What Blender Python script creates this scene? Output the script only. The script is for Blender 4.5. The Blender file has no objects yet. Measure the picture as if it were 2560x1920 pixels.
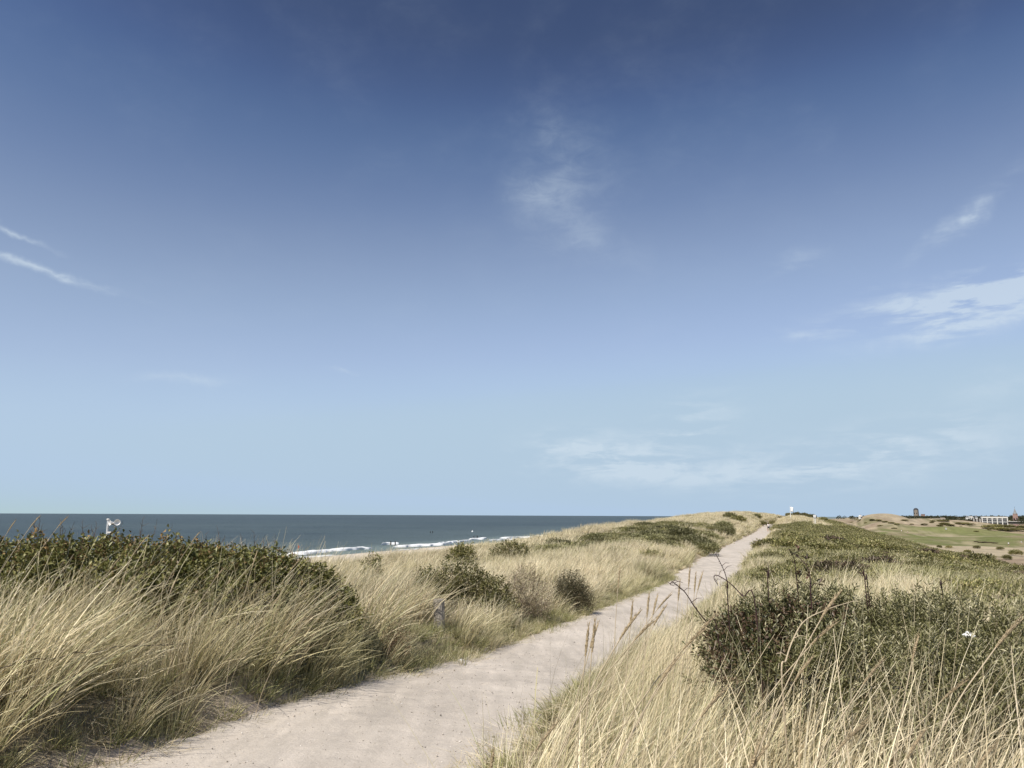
import bpy, bmesh, math, random
import numpy as np
from mathutils import Vector, Matrix, Euler

R = math.radians
sc = bpy.context.scene
col = sc.collection

# ------------------------------------------------------------------ camera
F = 1923.0                       # focal length in pixels of the 2560 px wide photograph
PITCH = math.atan(328.3 / F)
ROLL = 0.0042
_f = np.array([0, math.cos(PITCH), math.sin(PITCH)])
_u0 = np.array([0, -math.sin(PITCH), math.cos(PITCH)])
_r0 = np.array([1.0, 0, 0])
_r = _r0 * math.cos(ROLL) + _u0 * math.sin(ROLL)
_u = -_r0 * math.sin(ROLL) + _u0 * math.cos(ROLL)
cam_d = bpy.data.cameras.new('camera')
cam = bpy.data.objects.new('camera', cam_d)
col.objects.link(cam)
sc.camera = cam
cam_d.sensor_width = 36.0
cam_d.lens = 36.0 * F / 2560.0
cam_d.clip_start = 0.05
cam_d.clip_end = 90000
cam.matrix_world = Matrix(((_r[0], _u[0], -_f[0], 0), (_r[1], _u[1], -_f[1], 0), (_r[2], _u[2], -_f[2], 0), (0, 0, 0, 1)))

def pdir(px, py):
    d = _f + (px - 1280.0) / F * _r - (py - 960.0) / F * _u
    return d

def at(px, py, D):
    """point at forward distance D (metres along +Y) seen at photo pixel (px, py)"""
    d = pdir(px, py)
    return Vector(d / d[1] * D)

def azel(px, py):
    d = pdir(px, py); d = d / np.linalg.norm(d)
    return math.degrees(math.atan2(d[0], d[1])), math.degrees(math.asin(d[2]))

# ------------------------------------------------------------------ light
SUN_AZ = R(-142)                 # measured clockwise from +Y: from the left, a little behind
SUN_EL = R(53)
sun_d = bpy.data.lights.new('sun', 'SUN')
sun_d.energy = 4.9
sun_d.angle = R(0.53)
sun_d.color = (1.0, 0.93, 0.83)
sun = bpy.data.objects.new('sun', sun_d)
col.objects.link(sun)
sdir = Vector((math.sin(SUN_AZ) * math.cos(SUN_EL), math.cos(SUN_AZ) * math.cos(SUN_EL), math.sin(SUN_EL)))
sun.rotation_euler = sdir.to_track_quat('Z', 'Y').to_euler()

world = bpy.data.worlds.new('World')
sc.world = world
world.use_nodes = True
def build_world():
    nt = world.node_tree; N = nt.nodes; L = nt.links
    N.clear()
    out = N.new('ShaderNodeOutputWorld'); bg = N.new('ShaderNodeBackground')
    bg.inputs['Strength'].default_value = 0.1
    sky = N.new('ShaderNodeTexSky'); sky.sky_type = 'NISHITA'
    sky.sun_disc = False
    sky.sun_elevation = SUN_EL; sky.sun_rotation = SUN_AZ
    sky.altitude = 0; sky.air_density = 1.0; sky.dust_density = 0.0; sky.ozone_density = 1.0
    # the photograph's tone curve: deep blue overhead, pale at the horizon
    sc1 = N.new('ShaderNodeVectorMath'); sc1.operation = 'SCALE'; sc1.inputs['Scale'].default_value = 0.1
    L.new(sky.outputs[0], sc1.inputs[0])
    cv = N.new('ShaderNodeRGBCurve'); mp_ = cv.mapping
    mp_.use_clip = False
    srgb = [(65, 83, 120), (70, 90, 129), (88, 112, 152), (112, 134, 171), (133, 154, 187), (151, 173, 204), (167, 189, 219), (174, 197, 224), (179, 202, 226), (180, 203, 224), (179, 202, 221)]
    nish = [(.097, .160, .287), (.103, .170, .301), (.117, .192, .332), (.139, .225, .376), (.165, .264, .424), (.205, .322, .488), (.272, .410, .569), (.325, .473, .613), (.399, .555, .652), (.511, .656, .680), (.95, .90, .95)]
    lin = lambda v: ((v / 255 + 0.055) / 1.055) ** 2.4
    for ch in range(3):
        c = mp_.curves[ch]
        pts = [(0.0, 0.0)] + [(n_[ch], lin(t_[ch]) * 0.859) for n_, t_ in zip(nish, srgb)]
        c.points[0].location = pts[0]; c.points[1].location = pts[-1]
        for p_ in pts[1:-1]: c.points.new(*p_)
        for p_ in c.points: p_.handle_type = 'AUTO_CLAMPED'
    mp_.update()
    L.new(sc1.outputs[0], cv.inputs['Color'])
    hsv = N.new('ShaderNodeVectorMath'); hsv.operation = 'SCALE'; hsv.inputs['Scale'].default_value = 10.0
    L.new(cv.outputs[0], hsv.inputs[0])
    # clouds: thin wisps set out by direction (azimuth, elevation in degrees)
    tc = N.new('ShaderNodeTexCoord')
    sep = N.new('ShaderNodeSeparateXYZ'); L.new(tc.outputs['Generated'], sep.inputs[0])
    def m(op, a, b=None, c=None, clamp=False):
        n = N.new('ShaderNodeMath'); n.operation = op; n.use_clamp = clamp
        for i, v in enumerate((a, b, c)):
            if v is None: continue
            if isinstance(v, (int, float)): n.inputs[i].default_value = v
            else: L.new(v, n.inputs[i])
        return n.outputs[0]
    az = m('MULTIPLY', m('ARCTAN2', sep.outputs[0], sep.outputs[1]), 180 / math.pi)
    el = m('MULTIPLY', m('ARCSINE', sep.outputs[2]), 180 / math.pi)
    cb = N.new('ShaderNodeCombineXYZ'); L.new(az, cb.inputs[0]); L.new(el, cb.inputs[1])
    def noise(scale_xy, rot, sc_, detail=6, rough=0.6, dist=0.6, off=0.0):
        mp = N.new('ShaderNodeMapping'); mp.inputs['Rotation'].default_value = (0, 0, rot)
        mp.inputs['Scale'].default_value = (scale_xy[0], scale_xy[1], 1)
        mp.inputs['Location'].default_value = (off, off * 0.7, off)
        L.new(cb.outputs[0], mp.inputs[0])
        n = N.new('ShaderNodeTexNoise'); n.inputs['Scale'].default_value = sc_
        n.inputs['Detail'].default_value = detail; n.inputs['Roughness'].default_value = rough
        n.inputs['Distortion'].default_value = dist
        L.new(mp.outputs[0], n.inputs['Vector'])
        return n.outputs['Fac']
    def ramp(v, a, b):
        n = N.new('ShaderNodeMapRange'); n.interpolation_type = 'SMOOTHSTEP'
        n.inputs['From Min'].default_value = a; n.inputs['From Max'].default_value = b
        L.new(v, n.inputs['Value']); return n.outputs[0]
    n_fine = noise((0.42, 2.0), 0.06, 0.5, 9, 0.6, 0.3, 3.1)
    n_soft = noise((0.9, 1.25), -0.5, 0.12, 6, 0.56, 0.1, 11.7)
    n_wisp = noise((0.35, 1.6), R(-14), 0.3, 7, 0.55, 0.2, 7.3)
    n_fib = noise((0.7, 1.6), R(-38), 0.55, 8, 0.62, 0.5, 5.9)
    warp_x = m('MULTIPLY', m('SUBTRACT', noise((1, 1), 0, 0.25, 4, 0.6, 0.0, 21.0), 0.5), 4.0)
    warp_y = m('MULTIPLY', m('SUBTRACT', noise((1, 1), 0, 0.25, 4, 0.6, 0.0, 37.0), 0.5), 2.4)
    cw = N.new('ShaderNodeCombineXYZ')
    L.new(m('ADD', az, warp_x), cw.inputs[0]); L.new(m('ADD', el, warp_y), cw.inputs[1])
    def blob(px, py, w_px, h_px, rot_deg, amp):
        a, e = azel(px, py); k = 0.0298 * 0.87
        mp = N.new('ShaderNodeMapping'); mp.vector_type = 'TEXTURE'
        mp.inputs['Location'].default_value = (a, e, 0)
        mp.inputs['Rotation'].default_value = (0, 0, R(rot_deg))
        mp.inputs['Scale'].default_value = (w_px * k, h_px * k, 1)
        L.new(cw.outputs[0], mp.inputs[0])
        g = N.new('ShaderNodeTexGradient'); g.gradient_type = 'QUADRATIC_SPHERE'
        L.new(mp.outputs[0], g.inputs[0])
        return m('MULTIPLY', g.outputs['Fac'], amp)
    def total(lst):
        s = lst[0]
        for v in lst[1:]: s = m('ADD', s, v)
        return s
    soft = total([blob(1400, 430, 260, 420, 12, 1.0), blob(1340, 490, 130, 120, -30, 1.0), blob(1500, 600, 240, 90, -22, 0.7),
                  blob(1340, 120, 130, 170, 0, 0.35), blob(2050, 300, 110, 160, 10, 0.35)])
    wisp = total([blob(50, 578, 150, 17, -16, 1.3), blob(130, 680, 330, 19, -10, 1.4), blob(2430, 530, 420, 40, 33, 0.85),
                  blob(1450, 610, 90, 14, 22, 0.9), blob(1980, 680, 150, 70, 25, 0.8), blob(450, 945, 190, 26, 4, 0.8),
                  blob(840, 932, 70, 14, -12, 0.7), blob(2480, 960, 200, 60, 15, 0.5)])
    fine = total([blob(2330, 765, 380, 95, 2, 1.5), blob(2540, 720, 300, 105, 8, 1.8), blob(2400, 805, 420, 70, 6, 1.5), blob(2000, 835, 170, 35, 0, 0.8),
                  blob(1500, 1130, 330, 110, -6, 1.8), blob(1660, 1180, 520, 95, -3, 1.6), blob(1720, 1065, 240, 120, 18, 1.4),
                  blob(1420, 1110, 120, 40, 0, 0.9), blob(2150, 1150, 760, 140, 8, 1.5)])
    c1 = m('MULTIPLY', soft, ramp(n_soft, 0.34, 0.72))
    c2 = m('MULTIPLY', wisp, ramp(n_wisp, 0.36, 0.66))
    c3 = m('MULTIPLY', fine, ramp(n_fine, 0.38, 0.6))
    veil = m('MULTIPLY', ramp(n_soft, 0.42, 0.78), 0.035)
    cov = m('ADD', m('ADD', m('MULTIPLY', c1, 0.23), m('MULTIPLY', c2, 0.6)), m('ADD', m('MULTIPLY', c3, 0.6), veil))
    cov = m('MULTIPLY', cov, m('ADD', m('MULTIPLY', ramp(n_fib, 0.3, 0.68), 0.75), 0.45))
    cov = m('MINIMUM', cov, 0.6)
    above = ramp(el, 0.3, 3.0)
    cov = m('MULTIPLY', cov, above)
    mix = N.new('ShaderNodeMix'); mix.data_type = 'RGBA'
    L.new(cov, mix.inputs['Factor']); L.new(hsv.outputs[0], mix.inputs['A'])
    mix.inputs['B'].default_value = (5.6, 6.5, 7.3, 1)
    L.new(mix.outputs['Result'], bg.inputs['Color']); L.new(bg.outputs[0], out.inputs[0])
build_world()

sc.view_settings.view_transform = 'Standard'
sc.view_settings.look = 'None'
sc.view_settings.gamma = 1.0
sc.view_settings.use_curve_mapping = False
sc.view_settings.exposure = 0.22
sc.render.engine = 'CYCLES'
sc.cycles.max_bounces = 5
sc.cycles.diffuse_bounces = 3
sc.cycles.glossy_bounces = 2
sc.cycles.transmission_bounces = 3
sc.cycles.transparent_max_bounces = 4
sc.cycles.use_denoising = True
try: sc.cycles.denoising_prefilter = 'ACCURATE'
except Exception: pass

# ------------------------------------------------------------------ helpers
rng = np.random.default_rng(7)
random.seed(7)

def vnoise(x, y, seed=0):
    x = np.asarray(x, float); y = np.asarray(y, float)
    xi = np.floor(x).astype(np.int64); yi = np.floor(y).astype(np.int64)
    fx = x - xi; fy = y - yi
    fx = fx * fx * (3 - 2 * fx); fy = fy * fy * (3 - 2 * fy)
    def hsh(a, b):
        n = (a * 374761393 + b * 668265263 + seed * 1442695041) & 0x7fffffff
        n = ((n ^ (n >> 13)) * 1274126177) & 0x7fffffff
        n = ((n ^ (n >> 15)) * 2246822519) & 0x7fffffff
        return ((n ^ (n >> 14)) & 0xffff) / 65535.0
    a = hsh(xi, yi); b = hsh(xi + 1, yi); c = hsh(xi, yi + 1); d = hsh(xi + 1, yi + 1)
    return (a * (1 - fx) + b * fx) * (1 - fy) + (c * (1 - fx) + d * fx) * fy

def fbm(x, y, seed=0, oct=4):
    s = 0; amp = 0.5; t = 0
    for k in range(oct):
        s = s + amp * vnoise(x * 2 ** k + 17.3 * k, y * 2 ** k - 9.1 * k, seed + k); t += amp; amp *= 0.5
    return s / t

def sstep(x, a, b):
    t = np.clip((x - a) / (b - a), 0, 1); return t * t * (3 - 2 * t)

def mesh_np(name, V, Fc, colors=None, smooth=False):
    V = np.asarray(V, np.float32); Fc = np.asarray(Fc, np.int32)
    me = bpy.data.meshes.new(name)
    n, k = Fc.shape
    me.vertices.add(len(V)); me.vertices.foreach_set('co', V.ravel())
    me.loops.add(n * k); me.loops.foreach_set('vertex_index', Fc.ravel())
    me.polygons.add(n)
    me.polygons.foreach_set('loop_start', np.arange(0, n * k, k, dtype=np.int32))
    me.polygons.foreach_set('loop_total', np.full(n, k, np.int32))
    if smooth: me.polygons.foreach_set('use_smooth', np.ones(n, bool))
    me.update(calc_edges=True)
    if colors is not None:
        ca = me.color_attributes.new('tone', 'FLOAT_COLOR', 'POINT')
        c = np.ones((len(V), 4), np.float32); c[:, :3] = colors
        ca.data.foreach_set('color', c.ravel())
    return me

def obj(name, me, material=None, parent=None, loc=None):
    o = bpy.data.objects.new(name, me)
    col.objects.link(o)
    if material is not None and me is not None and len(me.materials) == 0: me.materials.append(material)
    if parent is not None: o.parent = parent
    if loc is not None: o.location = loc
    return o

def tag(o, label=None, cat=None, group=None, kind=None):
    if label: o['label'] = label
    if cat: o['category'] = cat
    if group: o['group'] = group
    if kind: o['kind'] = kind
    return o

def empty(name, loc, rz=0.0):
    o = bpy.data.objects.new(name, None); col.objects.link(o)
    o.location = loc; o.rotation_euler = (0, 0, rz); o.empty_display_size = 0.1
    return o

class MB:
    """collects boxes, tubes and lathes into one mesh"""
    def __init__(s): s.bm = bmesh.new()
    def box(s, c, size, rz=0, bev=0.0):
        r = bmesh.ops.create_cube(s.bm, size=1.0)
        M = Matrix.Translation(c) @ Matrix.Rotation(rz, 4, 'Z') @ Matrix.Diagonal((*size, 1))
        bmesh.ops.transform(s.bm, matrix=M, verts=r['verts'])
        if bev > 0:
            ed = list({e for v in r['verts'] for e in v.link_edges})
            bmesh.ops.bevel(s.bm, geom=ed, offset=bev, segments=1, affect='EDGES')
        return s
    def tube(s, pts, rad, n=6, cap=True):
        pts = [Vector(p) for p in pts]
        if not hasattr(rad, '__len__'): rad = [rad] * len(pts)
        rings = []
        for i, p in enumerate(pts):
            d = (pts[min(i + 1, len(pts) - 1)] - pts[max(i - 1, 0)]).normalized()
            a = d.cross(Vector((0, 0, 1)))
            if a.length < 1e-3: a = d.cross(Vector((0, 1, 0)))
            a.normalize(); b = d.cross(a)
            rings.append([s.bm.verts.new(p + (a * math.cos(2 * math.pi * k / n) + b * math.sin(2 * math.pi * k / n)) * rad[i]) for k in range(n)])
        for i in range(len(pts) - 1):
            for k in range(n):
                s.bm.faces.new((rings[i][k], rings[i][(k + 1) % n], rings[i + 1][(k + 1) % n], rings[i + 1][k]))
        if cap:
            try: s.bm.faces.new(rings[0]); s.bm.faces.new(rings[-1][::-1])
            except ValueError: pass
        return s
    def lathe(s, prof, n=16, M=None):
        rings = []
        for (r, z) in prof:
            ring = []
            for k in range(n):
                v = Vector((r * math.cos(2 * math.pi * k / n), r * math.sin(2 * math.pi * k / n), z))
                ring.append(s.bm.verts.new(M @ v if M else v))
            rings.append(ring)
        for i in range(len(prof) - 1):
            for k in range(n):
                s.bm.faces.new((rings[i][k], rings[i][(k + 1) % n], rings[i + 1][(k + 1) % n], rings[i + 1][k]))
        s.bm.faces.new(rings[0][::-1]); s.bm.faces.new(rings[-1])
        return s
    def poly(s, pts):
        s.bm.faces.new([s.bm.verts.new(p) for p in pts]); return s
    def build(s, name, material, parent=None, loc=None, smooth=False):
        bmesh.ops.recalc_face_normals(s.bm, faces=s.bm.faces[:])
        me = bpy.data.meshes.new(name); s.bm.to_mesh(me); s.bm.free()
        if smooth:
            for p in me.polygons: p.use_smooth = True
        return obj(name, me, material, parent, loc)

# ------------------------------------------------------------------ materials
def new_mat(name):
    m = bpy.data.materials.new(name); m.use_nodes = True
    nt = m.node_tree; nt.nodes.clear()
    return m, nt, nt.nodes, nt.links

def plain(name, color, rough=0.7, metal=0.0, var=0.12, scale=6.0, bump=0.0, bscale=30.0, spec=0.3):
    m, nt, N, L = new_mat(name)
    out = N.new('ShaderNodeOutputMaterial'); p = N.new('ShaderNodeBsdfPrincipled')
    L.new(p.outputs[0], out.inputs[0])
    p.inputs['Roughness'].default_value = rough; p.inputs['Metallic'].default_value = metal
    p.inputs['Specular IOR Level'].default_value = spec
    tcn = N.new('ShaderNodeTexCoord')
    n = N.new('ShaderNodeTexNoise'); n.inputs['Scale'].default_value = scale; n.inputs['Detail'].default_value = 6
    L.new(tcn.outputs['Object'], n.inputs['Vector'])
    r = N.new('ShaderNodeValToRGB')
    c = np.array(color)
    r.color_ramp.elements[0].position = 0.3; r.color_ramp.elements[1].position = 0.7
    r.color_ramp.elements[0].color = (*np.clip(c * (1 - var), 0, 1), 1)
    r.color_ramp.elements[1].color = (*np.clip(c * (1 + var), 0, 1), 1)
    L.new(n.outputs['Fac'], r.inputs[0]); L.new(r.outputs[0], p.inputs['Base Color'])
    if bump > 0:
        n2 = N.new('ShaderNodeTexNoise'); n2.inputs['Scale'].default_value = bscale; n2.inputs['Detail'].default_value = 5
        L.new(tcn.outputs['Object'], n2.inputs['Vector'])
        b = N.new('ShaderNodeBump'); b.inputs['Strength'].default_value = bump; b.inputs['Distance'].default_value = 0.02
        L.new(n2.outputs['Fac'], b.inputs['Height']); L.new(b.outputs[0], p.inputs['Normal'])
    return m

def leaf_mat(name, gloss=0.04, trans=0.3, instanced=False, green=(0.19, 0.20, 0.085), hue=0.5):
    """foliage: colour from the blade or leaf itself, light also passes through it"""
    m, nt, N, L = new_mat(name)
    out = N.new('ShaderNodeOutputMaterial')
    at_ = N.new('ShaderNodeAttribute'); at_.attribute_name = 'tone'
    c = at_.outputs['Color']
    if instanced:
        ti = N.new('ShaderNodeAttribute'); ti.attribute_type = 'INSTANCER'; ti.attribute_name = 'tint'
        mul = N.new('ShaderNodeMix'); mul.data_type = 'RGBA'; mul.blend_type = 'MIX'
        # greener clumps: the straw tone moves towards fresh green
        gmix = N.new('ShaderNodeMix'); gmix.data_type = 'RGBA'; gmix.blend_type = 'MULTIPLY'
        gmix.inputs['Factor'].default_value = 1.0
        gmix.inputs['B'].default_value = (green[0] * 2.4, green[1] * 2.7, green[2] * 2.6, 1)
        L.new(c, gmix.inputs['A'])
        L.new(ti.outputs['Fac'], mul.inputs['Factor']); L.new(c, mul.inputs['A']); L.new(gmix.outputs['Result'], mul.inputs['B'])
        br = N.new('ShaderNodeAttribute'); br.attribute_type = 'INSTANCER'; br.attribute_name = 'bright'
        hv = N.new('ShaderNodeHueSaturation'); L.new(br.outputs['Fac'], hv.inputs['Value']); L.new(mul.outputs['Result'], hv.inputs['Color'])
        c = hv.outputs[0]
    else:
        oi = N.new('ShaderNodeObjectInfo')
        mr = N.new('ShaderNodeMapRange'); mr.inputs['To Min'].default_value = 0.62; mr.inputs['To Max'].default_value = 1.3
        L.new(oi.outputs['Random'], mr.inputs['Value'])
        hv = N.new('ShaderNodeHueSaturation'); L.new(mr.outputs[0], hv.inputs['Value']); L.new(c, hv.inputs['Color'])
        c = hv.outputs[0]
    d = N.new('ShaderNodeBsdfDiffuse'); t = N.new('ShaderNodeBsdfTranslucent'); g = N.new('ShaderNodeBsdfGlossy')
    g.inputs['Roughness'].default_value = 0.45
    L.new(c, d.inputs['Color']); L.new(c, t.inputs['Color'])
    m1 = N.new('ShaderNodeMixShader'); m1.inputs[0].default_value = trans
    L.new(d.outputs[0], m1.inputs[1]); L.new(t.outputs[0], m1.inputs[2])
    m2 = N.new('ShaderNodeMixShader'); m2.inputs[0].default_value = gloss
    L.new(m1.outputs[0], m2.inputs[1]); L.new(g.outputs[0], m2.inputs[2])
    L.new(m2.outputs[0], out.inputs[0])
    return m

def ground_mat():
    m, nt, N, L = new_mat('dune_ground')
    out = N.new('ShaderNodeOutputMaterial'); p = N.new('ShaderNodeBsdfPrincipled'); L.new(p.outputs[0], out.inputs[0])
    p.inputs['Roughness'].default_value = 0.95; p.inputs['Specular IOR Level'].default_value = 0.1
    a = N.new('ShaderNodeAttribute'); a.attribute_name = 'tone'
    tcn = N.new('ShaderNodeTexCoord')
    def nz(s, d=8, r=0.65):
        n = N.new('ShaderNodeTexNoise'); n.inputs['Scale'].default_value = s; n.inputs['Detail'].default_value = d
        n.inputs['Roughness'].default_value = r
        L.new(tcn.outputs['Object'], n.inputs['Vector']); return n.outputs['Fac']
    def mr(v, a_, b_, c_, d_):
        n = N.new('ShaderNodeMapRange'); n.inputs['From Min'].default_value = a_; n.inputs['From Max'].default_value = b_
        n.inputs['To Min'].default_value = c_; n.inputs['To Max'].default_value = d_; L.new(v, n.inputs['Value']); return n.outputs[0]
    def mu(x, y):
        n = N.new('ShaderNodeMath'); n.operation = 'MULTIPLY'; L.new(x, n.inputs[0]); L.new(y, n.inputs[1]); return n.outputs[0]
    v = mu(mr(nz(0.08), 0.3, 0.7, 0.8, 1.2), mu(mr(nz(1.3), 0.3, 0.7, 0.86, 1.14), mr(nz(22), 0.3, 0.7, 0.8, 1.2)))
    hv = N.new('ShaderNodeHueSaturation'); L.new(v, hv.inputs['Value']); L.new(a.outputs['Color'], hv.inputs['Color'])
    L.new(hv.outputs[0], p.inputs['Base Color'])
    b = N.new('ShaderNodeBump'); b.inputs['Strength'].default_value = 0.6; b.inputs['Distance'].default_value = 0.05
    L.new(nz(9, 8, 0.7), b.inputs['Height']); L.new(b.outputs[0], p.inputs['Normal'])
    return m

def path_mat():
    m, nt, N, L = new_mat('path_sand')
    out = N.new('ShaderNodeOutputMaterial'); p = N.new('ShaderNodeBsdfPrincipled'); L.new(p.outputs[0], out.inputs[0])
    p.inputs['Roughness'].default_value = 0.95; p.inputs['Specular IOR Level'].default_value = 0.12
    tcn = N.new('ShaderNodeTexCoord')
    def nz(s, d=6, r=0.6, vec=None):
        n = N.new('ShaderNodeTexNoise'); n.inputs['Scale'].default_value = s; n.inputs['Detail'].default_value = d
        n.inputs['Roughness'].default_value = r
        L.new(vec or tcn.outputs['Object'], n.inputs['Vector']); return n.outputs['Fac']
    mp = N.new('ShaderNodeMapping'); mp.inputs['Rotation'].default_value = (0, 0, R(20)); mp.inputs['Scale'].default_value = (3.0, 0.35, 1)
    L.new(tcn.outputs['Object'], mp.inputs[0])
    streak = nz(1.0, 6, 0.65, mp.outputs[0])
    def ramp(v, stops):
        r = N.new('ShaderNodeValToRGB'); e = r.color_ramp.elements
        while len(e) < len(stops): e.new(0.5)
        for q, (pos, c) in zip(e, stops): q.position = pos; q.color = (*c, 1)
        L.new(v, r.inputs[0]); return r.outputs[0]
    base = ramp(streak, [(0.28, (0.42, 0.385, 0.335)), (0.5, (0.495, 0.452, 0.395)), (0.72, (0.575, 0.525, 0.46))])
    big = ramp(nz(0.6, 5), [(0.3, (0.86, 0.85, 0.84)), (0.7, (1.08, 1.07, 1.06))])
    grain = ramp(nz(60, 4, 0.8), [(0.34, (0.78, 0.77, 0.76)), (0.5, (1, 1, 1)), (0.7, (1.12, 1.12, 1.12))])
    def mul(a, b):
        n = N.new('ShaderNodeMix'); n.data_type = 'RGBA'; n.blend_type = 'MULTIPLY'; n.inputs['Factor'].default_value = 1
        L.new(a, n.inputs['A']); L.new(b, n.inputs['B']); return n.outputs['Result']
    L.new(mul(mul(base, big), grain), p.inputs['Base Color'])
    b1 = N.new('ShaderNodeBump'); b1.inputs['Strength'].default_value = 0.55; b1.inputs['Distance'].default_value = 0.012
    L.new(nz(28, 6, 0.7), b1.inputs['Height'])
    b2 = N.new('ShaderNodeBump'); b2.inputs['Strength'].default_value = 0.5; b2.inputs['Distance'].default_value = 0.04
    L.new(nz(5, 5, 0.6), b2.inputs['Height']); L.new(b1.outputs[0], b2.inputs['Normal']); L.new(b2.outputs[0], p.inputs['Normal'])
    return m

def sea_mat():
    m, nt, N, L = new_mat('sea_water')
    out = N.new('ShaderNodeOutputMaterial'); p = N.new('ShaderNodeBsdfPrincipled'); L.new(p.outputs[0], out.inputs[0])
    p.inputs['Roughness'].default_value = 0.34
    p.inputs['Specular IOR Level'].default_value = 0.12
    p.inputs['IOR'].default_value = 1.33
    tcn = N.new('ShaderNodeTexCoord')
    def nz(s, scl, rot, d=6, r=0.6, dist=0.0):
        mp = N.new('ShaderNodeMapping'); mp.inputs['Rotation'].default_value = (0, 0, rot); mp.inputs['Scale'].default_value = scl
        L.new(tcn.outputs['Object'], mp.inputs[0])
        n = N.new('ShaderNodeTexNoise'); n.inputs['Scale'].default_value = s; n.inputs['Detail'].default_value = d
        n.inputs['Roughness'].default_value = r; n.inputs['Distortion'].default_value = dist
        L.new(mp.outputs[0], n.inputs['Vector']); return n.outputs['Fac']
    bands = nz(0.0022, (0.5, 1.6, 1), R(20), 5, 0.6, 0.4)
    chop = nz(0.06, (0.35, 1.0, 1), R(12), 6, 0.7)
    r = N.new('ShaderNodeValToRGB'); e = r.color_ramp.elements
    e[0].position = 0.36; e[0].color = (0.02, 0.034, 0.035, 1); e[1].position = 0.62; e[1].color = (0.044, 0.063, 0.058, 1)
    L.new(bands, r.inputs[0])
    r2 = N.new('ShaderNodeValToRGB'); e = r2.color_ramp.elements
    e[0].position = 0.36; e[0].color = (0.55, 0.58, 0.6, 1); e[1].position = 0.64; e[1].color = (1.5, 1.45, 1.42, 1)
    L.new(chop, r2.inputs[0])
    mx = N.new('ShaderNodeMix'); mx.data_type = 'RGBA'; mx.blend_type = 'MULTIPLY'; mx.inputs['Factor'].default_value = 1
    L.new(r.outputs[0], mx.inputs['A']); L.new(r2.outputs[0], mx.inputs['B'])
    # shallow greenish water by the shore, where the sand bed is near
    at_ = N.new('ShaderNodeAttribute'); at_.attribute_name = 'tone'
    m3 = N.new('ShaderNodeMix'); m3.data_type = 'RGBA'
    L.new(at_.outputs['Fac'], m3.inputs['Factor']); L.new(mx.outputs['Result'], m3.inputs['A']); m3.inputs['B'].default_value = (0.13, 0.165, 0.145, 1)
    L.new(m3.outputs['Result'], p.inputs['Base Color'])
    b = N.new('ShaderNodeBump'); b.inputs['Strength'].default_value = 1.0; b.inputs['Distance'].default_value = 1.6
    L.new(nz(0.22, (0.45, 1.0, 1), R(14), 7, 0.62), b.inputs['Height']); L.new(b.outputs[0], p.inputs['Normal'])
    return m

M_ground = ground_mat(); M_path = path_mat(); M_sea = sea_mat()
M_grass = leaf_mat('marram_blades', 0.04, 0.16, True)
M_leaf = leaf_mat('shrub_leaves', 0.035, 0.2)
M_bark = plain('bark', (0.12, 0.085, 0.06), 0.85, var=0.3, scale=40)
M_cane = plain('dark_cane', (0.045, 0.022, 0.02), 0.6, var=0.35, scale=60)
M_dry = plain('dry_stem', (0.46, 0.38, 0.26), 0.7, var=0.2, scale=40)
M_seed = plain('seed_head', (0.56, 0.44, 0.27), 0.9, var=0.25, scale=120, bump=1.0, bscale=300)
M_foam = plain('foam', (0.82, 0.84, 0.84), 0.9, var=0.06, scale=0.4, bump=0.6, bscale=1.5)
M_wood = plain('weathered_wood', (0.30, 0.27, 0.23), 0.9, var=0.35, scale=14, bump=0.8, bscale=60)
M_pile = plain('wet_pile', (0.03, 0.028, 0.025), 0.7, var=0.3, scale=3)
M_white = plain('white_paint', (0.80, 0.80, 0.78), 0.5, var=0.04, scale=5)
M_offwhite = plain('white_render', (0.58, 0.57, 0.53), 0.8, var=0.08, scale=0.5)
M_galv = plain('galvanised', (0.50, 0.51, 0.51), 0.5, metal=0.35, var=0.15, scale=12)
M_darkmetal = plain('dark_metal', (0.06, 0.055, 0.05), 0.6, var=0.2, scale=12)
M_rust = plain('rusty_wire', (0.055, 0.04, 0.03), 0.8, var=0.4, scale=50)
M_brick = plain('pale_brick', (0.36, 0.31, 0.25), 0.9, var=0.16, scale=0.6)
M_redbrick = plain('red_brick', (0.36, 0.245, 0.21), 0.9, var=0.14, scale=0.6)
M_slate = plain('slate', (0.05, 0.055, 0.065), 0.7, var=0.15, scale=1)
M_spire = plain('spire_slate', (0.22, 0.23, 0.235), 0.7, var=0.12, scale=1)
M_redroof = plain('clay_roof', (0.30, 0.15, 0.10), 0.9, var=0.2, scale=1)
M_glass = plain('dark_glass', (0.02, 0.025, 0.03), 0.15, var=0.1, scale=0.5, spec=0.5)
M_skin = plain('skin', (0.55, 0.33, 0.24), 0.6, var=0.05)
M_black = plain('black_cloth', (0.018, 0.018, 0.022), 0.9, var=0.2)
M_shirt = plain('white_cloth', (0.78, 0.78, 0.78), 0.9, var=0.04)
M_pink = plain('pale_pink_cloth', (0.72, 0.56, 0.55), 0.9, var=0.05)
M_navy = plain('navy_cloth', (0.04, 0.05, 0.09), 0.9, var=0.1)
M_hair = plain('dark_hair', (0.04, 0.028, 0.02), 0.8, var=0.2)
M_red = plain('orange_red_cloth', (0.5, 0.13, 0.07), 0.8, var=0.1)
M_stone = plain('pebble', (0.34, 0.30, 0.26), 0.9, var=0.5, scale=3)

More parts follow.
